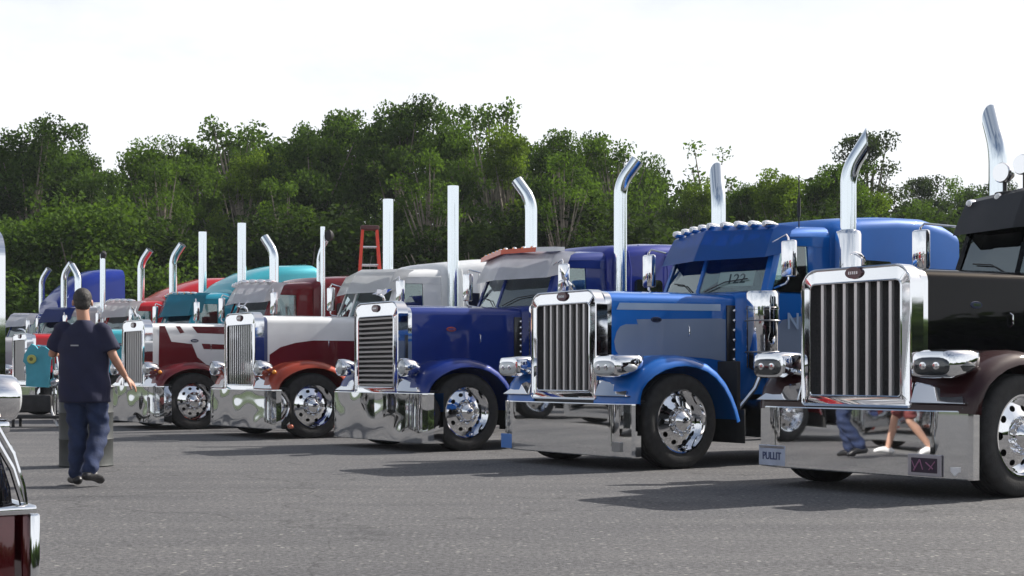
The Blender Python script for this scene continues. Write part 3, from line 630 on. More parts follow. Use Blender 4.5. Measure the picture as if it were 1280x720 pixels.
# 9 tall purple sleeper
T.append(truck('semi_truck', 'farthest semi truck with tall rounded purple blue sleeper', org(8), dict(
    body=navy, fender=navy, cab=navy, visor=silver, nbars=9, head='round', sleeper_mat=paint('royal_blue_paint', (.008,.03,.27), .1),
    sleeper=[(3.2,.98,3.1,.3),(3.5,1.0,3.45,.35),(3.9,1.05,3.8,.4),(4.3,1.04,3.98,.4),(4.8,1.04,4.06,.4),(5.15,1.02,4.06,.3)],
    stacks=[(1.1,4.3,'turn',BR,{}),(-1.1,4.26,'turn',BR,{})])))
t1, t2 = T[0], T[1]
t1.rotation_euler.z += R(1.4)      # parked a touch askew
t5 = T[4]

# plates, signs and lettering
def plate_on(tr, x, z, w, h, m, name='license_plate', y=-.022):
    bm = bmesh.new(); box(bm, (x-w/2,y-.006,z-h/2),(x+w/2,y+.012,z+h/2), .004, 1); o = finish(name, bm, m, [c for c in tr.children if c.name.startswith('bumper')][0]); return o
bumper_of = lambda tr: [c for c in tr.children if c.name.split('.')[0] == 'bumper'][0]
FRONT = lambda x, y, z: Matrix.Translation((x, y, z)) @ Matrix.Rotation(R(90), 4, 'X')
p = plate_on(t1, -.93, .275, .33, .185, mat('plate_blue_white', (.38,.43,.55), .4, 0, .3, noise=(9,.12)), y=-.005)
ink = mat('plate_ink', (.03,.05,.14), .5)
text('plate_lettering', 'PULLIT', .095, ink, p, FRONT(-.93,-.0135,.268) @ Matrix.Diagonal((.8,1,1,1)))
bm = bmesh.new(); box(bm, (-1.08,-.014,.34),(-.78,-.004,.362), .003, 1); finish('plate_bolts_bar', bm, dullsteel, p)
p = plate_on(t1, .78, .275, .33, .175, mat('plate_silver', (.42,.4,.44), .35, .6), y=-.02)
bm = bmesh.new(); box(bm, (.65,-.030,.215),(.91,-.022,.335), .003, 1); q = finish('plate_panel', bm, mat('plate_dark', (.03,.015,.035), .4), p)
bm = bmesh.new()
for a, b, w_ in (((.68,.23),(.74,.32),.014),((.74,.32),(.77,.24),.01),((.80,.30),(.87,.25),.012),((.69,.25),(.66,.31),.008),((.83,.24),(.89,.31),.01)):
    tube(bm, [(a[0],-.031,a[1]),(b[0],-.031,b[1])], w_*.5, 6)
finish('plate_artwork', bm, mat('plate_pink', (.3,.12,.22), .5), q)
bm = bmesh.new(); plate(bm, [(1.045,.2),(1.085,.235),(1.085,.27),(1.005,.27),(1.005,.235)], [], lambda u, v, s: (u, .02+(-.004 if s == 0 else .03), v)); finish('shield_sticker', bm, silver, bumper_of(t1))
p = plate_on(t2, -1.04, .235, .26, .165, mat('plate_bright_blue', (.03,.16,.5), .45, 0, .3), y=.0)
bm = bmesh.new(); box(bm, (.86,-.008,.2),(1.06,.04,.30), .003, 1); finish('license_plate', bm, mat('plate_grey', (.3,.3,.3), .4, .5), bumper_of(t2))
# dashboard number card in the bright blue truck
cab2 = [c for c in t2.children if c.name.split('.')[0] == 'cab'][0]
cm = Matrix.Translation((.47,2.165,2.10)) @ Matrix.Rotation(R(15), 4, 'Z') @ Matrix.Rotation(R(68), 4, 'X')
bm = bmesh.new(); box(bm, (-.24,-.09,-.003),(.24,.10,.0)); bmesh.ops.transform(bm, matrix=cm, verts=bm.verts); cdp = finish('number_card', bm, mat('white_card', (.75,.78,.78), .6), cab2)
text('card_number', '122', .17, mat('card_ink', (.03,.06,.07), .6), cdp, cm @ Matrix.Translation((0,0,.003)), .001)
# N lettering on the door of the bright blue truck
text('door_lettering', 'N', .26, lightstripe, t2, Matrix.Translation((.985,2.56,1.60)) @ Matrix.Rotation(R(90), 4, 'Z') @ Matrix.Rotation(R(90), 4, 'X'))
# grey sweep on the door
bm = bmesh.new(); plate(bm, [(2.26,1.40),(2.42,1.62),(2.9,1.70),(2.9,.9),(2.26,.9)], [], lambda u, v, s: ((.93+.04*(u-2.3)/.9)+(.0115 if s == 0 else .0105), u, v)); finish('door_stripe', bm, stripe, t2, smooth=0)
# whip antenna + roof horn on the blue truck
bm = bmesh.new(); tube(bm, [(.62,3.02,2.7),(.62,3.02,3.35)], .008, 6); tube(bm, [(.62,3.02,2.86),(.62,3.02,3.08)], .02, 8); finish('antenna', bm, blackmatte, t2)
# spot lights and horns on the black truck's roof
for (x, y, z) in ((-.36,2.62,2.98),(-.12,2.6,3.03),(.4,2.6,3.03)):
    bm = bmesh.new(); lathe(bm, [(-.07,0),(-.07,.09),(-.05,.1),(.02,.095),(.10,.05),(.12,0)], 'Y', 24, (x,y,z)); sp_ = finish('spot_light', bm, chrome, t1)
    bm = bmesh.new(); tube(bm, [(x,y,z-.08),(x,y,2.7)], .02, 8); box(bm, (x-.1,y-.04,2.70),(x+.1,y+.06,2.80), .02); finish('lamp_base', bm, blackmatte, sp_)
# red tail lamp hints low on trucks 4 and 5
for tr, xx in ((T[3], 1.33), (T[2], -1.36)):
    bm = bmesh.new(); bmesh.ops.create_icosphere(bm, subdivisions=2, radius=.035, matrix=Matrix.Translation((xx,.30,.2))); finish('guide_lamp', bm, mat('orange_lamp', (.5,.12,.06), .2, 0, 1), tr)

# opposite row across the aisle: nearest one pokes into the left edge, the rest are seen only as reflections in the chrome
def opp(k, dx=0):      # front-centre point of an opposing truck
    cx, cy = -1.46, 4.38
    return (cx - CO*1.2 - 2.4*k, cy + SI*1.2 + 3.53*k, 0)
for k, (lb, bd, fd) in enumerate((('pale grey semi truck facing the row, outside the left edge', greyp, greyp), ('bright red semi truck facing the row, outside the left edge', red, maroon), ('black semi truck facing the row, outside the left edge', gloss, gloss), ('dark blue semi truck facing the row, outside the left edge', navy, navy), ('rust red semi truck facing the row, outside the left edge', rust, rust))):
    truck('semi_truck', lb, opp(k+2), dict(body=bd, fender=fd, cab=bd, nbars=7, rear=0, cleaner=0), group='trucks across the aisle', flip=True)

# vintage black truck at the left edge
def old_truck():
    t = empty('vintage_truck', opp(0), math.pi-PH, label='black vintage truck with round chrome headlight, cut off by the left edge', cat='truck', group='trucks across the aisle')
    s = -1      # the camera sees the truck's local -X side
    bm = bmesh.new(); box(bm, (-1.2,-.0,.12),(1.2,.03,.60), .012); box(bm, (-1.2,.05,.12),(-1.165,.20,.60), .008); box(bm, (1.165,.05,.12),(1.2,.20,.60), .008)
    bp = finish('bumper', bm, mat('red_reflection_bumper', (.10,.008,.012), .12, .3, 1), t)  # dark red reflection painted in as the bumper's own colour
    bm = bmesh.new(); box(bm, (-1.215,-.012,.597),(-1.18,.16,.625), .008); box(bm, (-1.2,-.015,.597),(1.2,.03,.625), .008); box(bm,(-1.22,-.02,.12),(-1.19,.012,.6),.008); finish('bumper_trim', bm, chrome, bp)
    for sd in (-1, 1):
        path = [(.012,.615),(.02,.68),(.05,.78),(.10,.87),(.18,.95),(.30,1.03),(.46,1.08),(.66,1.10),(.9,1.06),(1.1,.98),(1.3,.86),(1.5,.68),(1.7,.5)]
        sec = [(.5,0),(.8,.01),(1.0,0),(1.1,-.02),(1.15,-.06),(1.15,-.1),(1.12,-.06),(1.0,-.03),(.5,-.03)]; secs = []
        for i, (y, z) in enumerate(path):
            a = Vector(path[max(0,i-1)]); b = Vector(path[min(len(path)-1,i+1)]); d = (b-a).normalized(); nr = Vector((-d.y, d.x))
            secs.append([(sd*x, y+nr.x*o, z+nr.y*o) for x, o in sec])
        bm = bmesh.new(); loft(bm, secs); f = finish('fender', bm, gloss, t, smooth=50)
        bm = bmesh.new()
        for off in (0, -.045):
            tube(bm, [(sd*1.165, y+.01*off, z+off) for y, z in path], .011, 8)
        finish('fender_trim', bm, chrome, f)
        bm = bmesh.new(); lathe(bm, [(-.10,.055),(-.115,.064),(-.10,.072),(-.04,.073),(.03,.066),(.10,.045),(.15,.015),(.155,0)], 'Y', 32, (sd*1.08,.135,.95)); hl = finish('headlight', bm, chrome, t, smooth=60)
        bm = bmesh.new(); lathe(bm, [(-.105,.064),(-.125,.045),(-.13,0)], 'Y', 28, (sd*1.08,.135,.95)); finish('lens', bm, lensm, hl)
        bm = bmesh.new(); tube(bm, [(sd*1.08,.08,.89),(sd*1.08,.09,.80),(sd*1.0,.2,.72)], .018, 8); box(bm, (sd*1.08-.03,.04,.84),(sd*1.08+.03,.10,.88), .01); finish('headlight_bracket', bm, chrome, t)
        make_wheel(t, sd*.98, .82, sd)
    bm = bmesh.new(); plate(bm, rrect(-.78,.62,.78,1.50,.09,5,.02), [rrect(-.66,.70,.66,1.36,.04,3,.02)], lambda u, v, q: (u, -.03+(.35 if q else 0), v)); gs = finish('grille_shell', bm, chrome, t)
    bm = bmesh.new(); box(bm, (-.67,.24,.69),(.67,.25,1.37)); finish('grille_screen', bm, screenm, gs)
    for k in range(14): 
        bm = bmesh.new(); x = -.62+k*1.24/13; box(bm, (x-.012,-.02,.70),(x+.012,.02,1.36)); finish('grille_bar', bm, chrome_r, gs)
    bm = bmesh.new(); loft(bm, [arc_sec(w, .6, z, .12, .04, y) for y, w, z in ((.32,.72,1.44),(.5,.73,1.45),(1.9,.8,1.47))]); finish('hood', bm, gloss, t, smooth=40)
    bm = bmesh.new(); loft(bm, [arc_sec(w, .55, z, .15, .04, y) for y, w, z in ((1.92,.86,1.5),(2.1,.9,1.95),(2.3,.9,2.05),(3.3,.92,2.05))]); finish('cab', bm, gloss, t, smooth=40)
    bm = bmesh.new(); box(bm, (-.45,.3,.4),(.45,5,.6), .02); box(bm, (-1.1,1.75,.25),(1.1,3.2,.4), .03); finish('chassis', bm, blackmatte, t)
old_truck()

# ------------------------------------------------------------------ red stepladder, barrel, shirt stand
def stepladder():
    y = 26.5; x = (462-640)/1800*y; h = 3.66
    t = empty('stepladder', (x, y, 0), R(8), label='orange red stepladder standing between the white and the maroon truck', cat='ladder')
    rm = mat('red_fibreglass', (.75,.05,.02), .45, 0, .2, noise=(10,.1)); n = 11
    def rail(sx, sy): return [(sx*.38, sy*.62, 0), (sx*.13, sy*.05, h)]
    for sy in (-1, 1):
        for sx in (-1, 1):
            a, b = rail(sx, sy); a = Vector(a); b = Vector(b); d = Vector((.025,0,0)); e = Vector((0,.045,0)); bm = bmesh.new()
            hexa(bm, [a-d-e, a+d-e, a+d+e, a-d+e, b-d-e, b+d-e, b+d+e, b-d+e]); finish('rail', bm, rm, t, smooth=0)
        for k in range(1, n):
            f = k/n; w = .38+(.13-.38)*f; yy = sy*(.62+(.05-.62)*f); bm = bmesh.new(); box(bm, (-w, yy-.04 if sy < 0 else yy-.015, h*f-.012), (w, yy+.04 if sy < 0 else yy+.015, h*f+.012), .004, 1)
            finish('step' if sy < 0 else 'brace', bm, chrome_r, t)
    bm = bmesh.new(); box(bm, (-.17,-.12,h-.02),(.17,.12,h+.06), .02); finish('top_cap', bm, mat('dark_cap', (.09,.03,.03), .5), t)
stepladder()
def barrel():
    y = 15.75; t = empty('barrel', ((107.5-640)/1800*y, y, 0), 0, label='grey steel barrel standing on the asphalt behind the walking man', cat='barrel')
    gm = mat('barrel_grey', (.045,.05,.05), .6, .1, 0, noise=(5,.25), bump=.002)
    bm = bmesh.new(); lathe(bm, [(0,.0),(0,.285),(.015,.292),(.03,.285),(.29,.285),(.30,.293),(.31,.285),(.58,.285),(.59,.293),(.60,.285),(.86,.285),(.875,.292),(.89,.285),(.885,.27),(.84,.268),(.84,0)], 'Z', 44); finish('drum', bm, gm, t, smooth=40)
    bm = bmesh.new(); tube(bm, [(.295*math.cos(2*math.pi*k/44), .295*math.sin(2*math.pi*k/44), .87) for k in range(45)], .012, 6, cap=False); finish('rim_ring', bm, dullsteel, t)
barrel()
def shirt_stand():
    y = 27.0; X = lambda px: (px-640)/1800*y; c = X(54)
    t = empty('shirt_stand', (c, y, 0), 0, label='chrome display stand with a dark base in front of the red truck', cat='display stand')
    bm = bmesh.new()
    for s in (-1, 1):
        tube(bm, [(.30+s*.09,0,.05),(.27+s*.07,0,.6),(.22+s*.03,0,1.35),(.2,0,1.5)], .022, 8)
    tube(bm, [(-.34,0,1.46),(-.1,0,1.53),(.2,0,1.5)], .016, 8); finish('uprights', bm, chrome, t)
    bm = bmesh.new(); tube(bm, [(.15,-.1,.55),(.2,-.14,.3),(.29,-.18,.1),(.33,-.2,.02)], .022, 8); finish('curved_leg', bm, whitep, t)
    bm = bmesh.new(); box(bm, (-.55,-.18,.28),(.2,.2,.60), .04); box(bm, (-.6,-.25,.16),(.5,.25,.22), .02); tube(bm, [(-.5,-.2,0),(-.5,-.2,.18)], .03, 8); tube(bm, [(.4,-.2,0),(.4,-.2,.18)], .03, 8); tube(bm, [(-.5,.2,0),(-.5,.2,.18)], .03, 8); tube(bm, [(.4,.2,0),(.4,.2,.18)], .03, 8); finish('base', bm, blackmatte, t)
    bm = bmesh.new(); lathe(bm, [(-.06,0),(-.06,.06),(0,.1),(.06,.06),(.06,0)], 'Y', 16, (.24,-.1,.82)); lathe(bm, [(-.04,0),(-.04,.05),(.04,.05),(.04,0)], 'Y', 16, (.28,-.1,1.02)); finish('chrome_knob', bm, chrome, t)
    s = empty('teal_shirt', (c-.06, y-.06, 0), 0, label='teal shirt with round yellow emblem hung on the chrome stand', cat='shirt')
    clo = mat('teal_cloth', (.07,.33,.42), .85, noise=(5,.12), bump=.004, bscale=12)
    outline = [(-.24,.76),(.17,.74),(.20,.95),(.22,1.25),(.26,1.38),(.20,1.44),(.12,1.50),(.05,1.515),(-.01,1.46),(-.06,1.52),(-.13,1.555),(-.20,1.48),(-.27,1.36),(-.29,1.22),(-.25,1.18),(-.235,1.0)]
    bm = bmesh.new(); plate(bm, outline, [], lambda u, v, q: (u, (-.05 if q == 0 else .05)*(1 if abs(u) < .2 else .5) + .012*math.sin(u*40+v*3), v)); finish('cloth', bm, clo, s, smooth=60)
    bm = bmesh.new(); lathe(bm, [(-.088,0),(-.088,.075),(-.08,.085),(-.05,.085)], 'Y', 24, (-.12,0,1.27)); finish('emblem', bm, mat('emblem_yellow', (.45,.45,.12), .7), s)
    bm = bmesh.new(); lathe(bm, [(-.093,0),(-.093,.035),(-.08,.035)], 'Y', 18, (-.12,0,1.27)); finish('emblem_centre', bm, mat('emblem_olive', (.12,.13,.04), .7), s)
shirt_stand()

# ------------------------------------------------------------------ people
skin = mat('skin', (.42,.22,.15), .55, noise=(10,.12)); skin2 = mat('skin_lower', (.5,.29,.21), .55, noise=(10,.1))
def ellip(bm, c, r, rot=None):
    M = Matrix.Translation(c) @ (rot.to_matrix().to_4x4() if rot else Matrix()) @ Matrix.Diagonal((*r, 1)); bmesh.ops.create_icosphere(bm, subdivisions=3, radius=1, matrix=M)
def chain(bm, pts, n=16, balls=(0, -1)):       # pts: (pos, rx, ry) elliptical rings, rounded ends
    P = [(Vector(p), a, b) for p, a, b in pts]; rings = []
    for i, (p, a, b) in enumerate(P):
        d = (P[min(i+1,len(P)-1)][0]-P[max(i-1,0)][0]).normalized()
        s = Vector((1,0,0)); s = (s-d*s.dot(d)).normalized() if abs(d.x) < .95 else Vector((0,0,1)); u = d.cross(s).normalized()
        rings.append([bm.verts.new(p+s*a*math.cos(t)+u*b*math.sin(t)) for t in (2*math.pi*k/n for k in range(n))])
    for a, b in zip(rings, rings[1:]):
        for k in range(n): bm.faces.new((a[k], a[(k+1)%n], b[(k+1)%n], b[k]))
    bm.faces.new(rings[0][::-1]); bm.faces.new(rings[-1])
    for q in balls: ellip(bm, P[q][0], (min(P[q][1],P[q][2])*.98,)*3)
def remesh(name, bm, vox, m, parent, smooth=3, bumpf=None):
    bmesh.ops.recalc_face_normals(bm, faces=bm.faces)
    me = bpy.data.meshes.new(name); bm.to_mesh(me); bm.free(); o = bpy.data.objects.new(name, me); C.objects.link(o)
    r = o.modifiers.new('r', 'REMESH'); r.mode = 'VOXEL'; r.voxel_size = vox
    s = o.modifiers.new('s', 'SMOOTH'); s.factor = .5; s.iterations = smooth
    dg = bpy.context.evaluated_depsgraph_get(); me2 = bpy.data.meshes.new_from_object(o.evaluated_get(dg)); bpy.data.objects.remove(o)
    me2.name = name; me2.materials.clear(); me2.materials.append(m)
    if bumpf:
        for v in me2.vertices: v.co += bumpf(v.co)
    me2.shade_smooth(); q = bpy.data.objects.new(name, me2); C.objects.link(q); q.parent = parent; return q
def hand(bm, w, d, side, palm_n, curl=.5):
    """w wrist, d direction of the hand, palm normal, side +1/-1: thumb side along 'across'"""
    w = Vector(w); d = Vector(d).normalized(); n = Vector(palm_n); n = (n-d*n.dot(d)).normalized(); ac = d.cross(n)*side
    for k in range(5): 
        f = k/4; ellip(bm, w+d*(.02+.07*f), (.018,.018,.018))
    for off in (-.028,-.01,.01,.028):
        chain(bm, [(w+d*.0+ac*off*.6, .016,.014),(w+d*.045+ac*off,.015,.014),(w+d*.09+ac*off*1.05,.0125,.012)], 8)
    for off, L in ((.031,.072),(.0105,.08),(-.0105,.075),(-.031,.058)):
        p = w+d*.09+ac*off*1.05; q = d.copy(); pts = [(p,.0105,.0105)]
        for s in range(3):
            q = (Quaternion(ac, 0) @ q); q = (q + n*curl*(.35+.25*s)).normalized(); p = p+q*L/3; pts.append((p, .0098-.001*s, .0098-.001*s))
        chain(bm, pts, 8)
    p = w+d*.025+ac*.03; chain(bm, [(p,.014,.014),(p+d*.03+ac*.022+n*.008,.0125,.0125),(p+d*.06+ac*.03+n*.02,.011,.011),(p+d*.083+ac*.03+n*.03,.009,.009)], 8)
def foot(bm, ank, toe, r=.042):
    ank = Vector(ank); toe = Vector(toe); d = (toe-ank)
    h = ank - Vector((d.x,d.y,0)).normalized()*.045 + Vector((0,0,-.055))
    chain(bm, [(ank,r,.048),(ank*.65+h*.35+Vector((0,0,-.03)),r,.05)], 12)
    chain(bm, [(h,.036,.034),(ank*.7+toe*.3+Vector((0,0,-.02)),.043,.042),(ank*.3+toe*.7,.048,.03),(toe,.036,.02)], 12)
def head(bm, c, f):      # c centre of head, f facing direction
    c = Vector(c); f = Vector(f).normalized(); s = f.cross(Vector((0,0,1))).normalized(); q = f.to_track_quat('Y', 'Z')
    ellip(bm, c+Vector((0,0,.025)), (.076,.095,.092), q); ellip(bm, c+f*.02+Vector((0,0,-.045)), (.062,.072,.072), q)
    ellip(bm, c+f*.062+Vector((0,0,-.092)), (.03,.025,.022), q)
    chain(bm, [(c+f*.09+Vector((0,0,.02)),.011,.011),(c+f*.113+Vector((0,0,-.022)),.015,.014)], 8)
    for k in (-1, 1):
        ellip(bm, c+s*k*.083+Vector((0,0,-.01)), (.011,.02,.033), q)
        ellip(bm, c+f*.082+s*k*.032+Vector((0,0,.012)), (.016,.01,.009), q)
    ellip(bm, c+f*.088+Vector((0,0,-.058)), (.024,.01,.007), q)
def person(name_label, loc, rz, P, mats, shorts=False):
    t = empty('person', loc, rz, label=name_label, cat='person')
    bm = bmesh.new(); head(bm, P['head'], P['face'])
    nb = Vector(P['neck']); hc = Vector(P['head'])
    chain(bm, [(nb+Vector((0,0,-.06)),.07,.065),(nb,.058,.06),(hc+Vector((0,-.015,-.05)),.055,.06)])
    hip = Vector(P['hip'])
    chain(bm, [(hip+Vector((0,0,-.06)),.15,.10),(hip+Vector((0,0,.05)),.155,.105),(hip+Vector((0,0,.2)),.14,.095),(hip+Vector((0,.0,.36)),.165,.11),(nb+Vector((0,0,-.13)),.17,.10),(nb+Vector((0,0,-.06)),.11,.08)], 24)
    for S_ in ('L', 'R'):
        sh, el, wr = (Vector(P[k+S_]) for k in ('sh','el','wr'))
        chain(bm, [(sh,.055,.055),(sh*.5+el*.5,.047,.047),(el,.040,.040),(el*.7+wr*.3,.040,.04),(wr,.026,.024)])
        hand(bm, wr, P['hd'+S_], P['hs'+S_], P['pn'+S_], P.get('curl'+S_, .5))
        hj, kn, an, to = (Vector(P[k+S_]) for k in ('hj','kn','an','to'))
        chain(bm, [(hj,.088,.09),(hj*.5+kn*.5,.072,.075),(kn,.052,.056),(kn*.7+an*.3+Vector((0,-.012,0)),.055,.06),(an,.034,.038)])
        foot(bm, an, to)
    body = remesh('body', bm, .008, mats['skin'], t, 2)
    # hair
    bm = bmesh.new(); c = hc; f = Vector(P['face']).normalized(); q = f.to_track_quat('Y', 'Z')
    ellip(bm, c-f*.012+Vector((0,0,.034)), (.083,.098,.094), q); ellip(bm, c-f*.035+Vector((0,0,-.02)), (.072,.07,.07), q)
    bmesh.ops.bisect_plane(bm, geom=list(bm.verts)+list(bm.edges)+list(bm.faces), plane_co=c+f*.055+Vector((0,0,.03)), plane_no=(f*.9+Vector((0,0,-.35))).normalized(), clear_outer=True)
    bmesh.ops.holes_fill(bm, edges=[e for e in bm.edges if e.is_boundary])
    remesh('hair', bm, .008, mats['hair'], t, 1, lambda co: Vector((random.uniform(-1,1), random.uniform(-1,1), random.uniform(-1,1)))*.0025)
    # shirt
    bm = bmesh.new(); hem = Vector(P['hem'])
    chain(bm, [(hem,.235,.16),(hem+Vector((0,0,.12)),.235,.165),(hip+Vector((0,0,.14)),.225,.16),(hip+Vector((0,.0,.34)),.225,.15),(nb+Vector((0,0,-.12)),.215,.125),(nb+Vector((0,0,-.055)),.12,.09),(nb+Vector((0,0,-.0)),.068,.07)], 28, ())
    for S_ in ('L', 'R'):
        sh, el = Vector(P['sh'+S_]), Vector(P['el'+S_]); k = P.get('sleeve', .72)
        chain(bm, [(sh*.9+nb*.1,.07,.08),(sh,.078,.08),(sh*.5+el*.5,.078,.078),(sh*(1-k)+el*k,.084,.08)], 16, (0,))
    fold = lambda co: Vector((.006*math.sin(co.z*31+co.x*17), .006*math.sin(co.z*23+co.x*29+1), 0))
    sh_ = remesh('shirt', bm, .011, mats['shirt'], t, 3, fold)
    bm = bmesh.new()
    chain(bm, [(hip+Vector((0,0,.08)),.165,.115),(hip,.175,.125),(hip+Vector((0,0,-.1)),.17,.12)], 24)
    for S_ in ('L', 'R'):
        hj, kn, an = (Vector(P[k+S_]) for k in ('hj','kn','an'))
        if shorts: chain(bm, [(hj,.10,.10),(hj*.5+kn*.5,.098,.10),(hj*.3+kn*.7,.10,.10)])
        else: chain(bm, [(hj,.11,.115),(hj*.5+kn*.5,.10,.10),(kn,.088,.088),(kn*.5+an*.5,.083,.085),(an+Vector((0,0,.0)),.066,.074)])
    fold2 = lambda co: Vector((.006*math.sin(co.z*55+co.x*23), .007*math.sin(co.z*43+co.x*31+2), 0))
    remesh('shorts' if shorts else 'jeans', bm, .010, mats['legs'], t, 2, fold2)
    for S_ in ('L', 'R'):
        an, to = Vector(P['an'+S_]), Vector(P['to'+S_]); d = Vector((to.x-an.x, to.y-an.y, 0)).normalized(); bm = bmesh.new()
        h = an - d*.05 + Vector((0,0,-.05))
        chain(bm, [(an+Vector((0,0,-.03)),.046,.054),(an*.5+h*.5+Vector((0,0,-.015)),.046,.055)], 14)
        chain(bm, [(h,.046,.042),(an*.7+to*.3+Vector((0,0,-.018)),.052,.05),(an*.3+to*.7,.056,.038),(to+d*.005,.044,.027)], 14)
        remesh('shoe', bm, .008, mats['shoe'], t, 2)
    return t
denim = mat('denim', (.015,.027,.075), .85, noise=(9,.35), bump=.004, bscale=30)
navyc = mat('navy_cotton', (.012,.014,.045), .85, noise=(6,.15), bump=.003, bscale=25)
hairm = mat('grey_black_hair', (.035,.032,.03), .7, noise=(60,.6)); shoem = mat('black_leather', (.015,.015,.017), .4)
yM = 13.05; mx0 = (100-640)/1800*yM
man = dict(head=(.015,.02,1.665), face=(-.25,1,-.12), neck=(.03,.0,1.50), hip=(.035,0,.93), hem=(.04,0,.755),
    shL=(-.165,.0,1.415), elL=(-.27,.06,1.19), wrL=(-.20,.29,1.26), hdL=(.25,.8,.35), hsL=1, pnL=(1,-.2,0), curlL=.7,
    shR=(.215,-.01,1.405), elR=(.31,-.03,1.17), wrR=(.40,.04,.985), hdR=(.5,.3,-.55), hsR=-1, pnR=(-.3,.2,-.8), curlR=.4,
    hjL=(-.055,0,.90), knL=(-.035,.06,.50), anL=(-.02,-.04,.105), toL=(-.11,.12,.035),
    hjR=(.13,0,.90), knR=(.165,.04,.50), anR=(.145,-.20,.155), toR=(.20,-.05,.045), sleeve=.80)
pm = person('man in navy shirt and blue jeans walking away across the asphalt', (mx0, yM, 0), 0, man, dict(skin=skin, hair=hairm, shirt=navyc, legs=denim, shoe=shoem))
bm = bmesh.new(); box(bm, (-.04,-.156,1.262),(.03,-.150,1.274)); finish('shirt_logo', bm, mat('pale_print', (.4,.4,.42), .8), pm)
# phone held in the raised hand
bm = bmesh.new(); box(bm, (-.04,-.004,-.075),(.04,.004,.075), .004); ph = finish('phone', bm, blackm, loc=(mx0-.165, yM+.40, 1.31)); tag(ph, 'black phone held in the left hand of the man in the navy shirt', 'phone')
wom = dict(head=(0,.02,1.60), face=(0,1,0), neck=(0,0,1.44), hip=(0,0,.90), hem=(0,0,.80),
    shL=(-.17,0,1.36), elL=(-.22,-.08,1.1), wrL=(-.22,.06,.9), hdL=(0,.3,-1), hsL=1, pnL=(1,0,0),
    shR=(.17,0,1.36), elR=(.22,-.05,1.1), wrR=(.22,.08,.9), hdR=(0,.3,-1), hsR=-1, pnR=(-1,0,0),
    hjL=(-.09,0,.88), knL=(-.09,.16,.50), anL=(-.09,.25,.10), toL=(-.10,.42,.05), hjR=(.09,0,.88), knR=(.09,-.02,.48), anR=(.09,-.28,.16), toR=(.10,-.13,.04))
person('person in grey shirt, shorts and white shoes walking, seen only mirrored in the bumper', (-5.1, 12.35, 0), R(-20), wom, dict(skin=skin2, hair=mat('brown_hair', (.08,.04,.02), .7), shirt=mat('grey_cotton', (.3,.3,.31), .85), legs=mat('maroon_shorts', (.2,.05,.05), .85), shoe=mat('white_shoe', (.8,.8,.8), .6)), shorts=True)

# ------------------------------------------------------------------ trees
def leaf_mat(name, col, k=.62):
    m = bpy.data.materials.new(name); m.use_nodes = True; nt = m.node_tree; nt.nodes.clear(); L = nt.links
    o = nt.nodes.new('ShaderNodeOutputMaterial'); d = nt.nodes.new('ShaderNodeBsdfPrincipled'); tr = nt.nodes.new('ShaderNodeBsdfTranslucent'); x = nt.nodes.new('ShaderNodeMixShader')
    at = nt.nodes.new('ShaderNodeAttribute'); at.attribute_name = 'tint'
    r = nt.nodes.new('ShaderNodeValToRGB'); e = r.color_ramp.elements
    e[0].color = (*[c*(1-k) for c in col],1); e[1].color = (col[0]*(1+k*1.3), col[1]*(1+k), col[2]*(1+k*.3), 1)
    L.new(at.outputs['Fac'], r.inputs[0]); L.new(r.outputs[0], d.inputs['Base Color']); d.inputs['Roughness'].default_value = .85; d.inputs['Specular IOR Level'].default_value = .08
    mu = nt.nodes.new('ShaderNodeMixRGB'); mu.blend_type = 'MULTIPLY'; mu.inputs[0].default_value = 1; mu.inputs[2].default_value = (1.5,1.55,.6,1); L.new(r.outputs[0], mu.inputs[1]); L.new(mu.outputs[0], tr.inputs[0])
    x.inputs[0].default_value = .38; L.new(d.outputs[0], x.inputs[1]); L.new(tr.outputs[0], x.inputs[2]); L.new(x.outputs[0], o.inputs[0]); return m
leafA = leaf_mat('leaves_dark', (.045,.088,.028)); leafB = leaf_mat('leaves_mid', (.06,.115,.030)); leafC = leaf_mat('leaves_light', (.085,.145,.03)); leafD = leaf_mat('leaves_understory', (.024,.046,.016), .6); leafP = leaf_mat('pine_needles', (.03,.05,.022), .3)
bark = mat('bark', (.2,.17,.14), .9, noise=(6,.4), bump=.02, bscale=15)
def leaves(name, clumps, per, size, m, rng):
    vs = []; fs = []; tint = []
    for (c, r, tn) in clumps:
        for _ in range(int(per*(r/.8)**2)):
            g = Vector((rng.gauss(0,1), rng.gauss(0,1), rng.gauss(0,1))); g = g.normalized()*(r*rng.random()**.45); g.z *= .8
            p = c+g; a = Vector((rng.gauss(0,1), rng.gauss(0,1), rng.gauss(0,1))).normalized(); b = a.orthogonal().normalized(); b = Quaternion(a, rng.uniform(0,6.28)) @ b
            s = size*rng.uniform(.6,1.4); u = a*s*.5; w = b*s*.32; i = len(vs)
            vs += [p-u, p+w, p+u*1.1, p-w]; fs.append((i,i+1,i+2,i+3)); q = min(1, max(0, tn+rng.uniform(-.22,.22))); tint += [q]*4
    me = bpy.data.meshes.new(name); me.from_pydata(vs, [], fs); at = me.attributes.new('tint', 'FLOAT', 'POINT'); at.data.foreach_set('value', tint); me.materials.append(m); return me
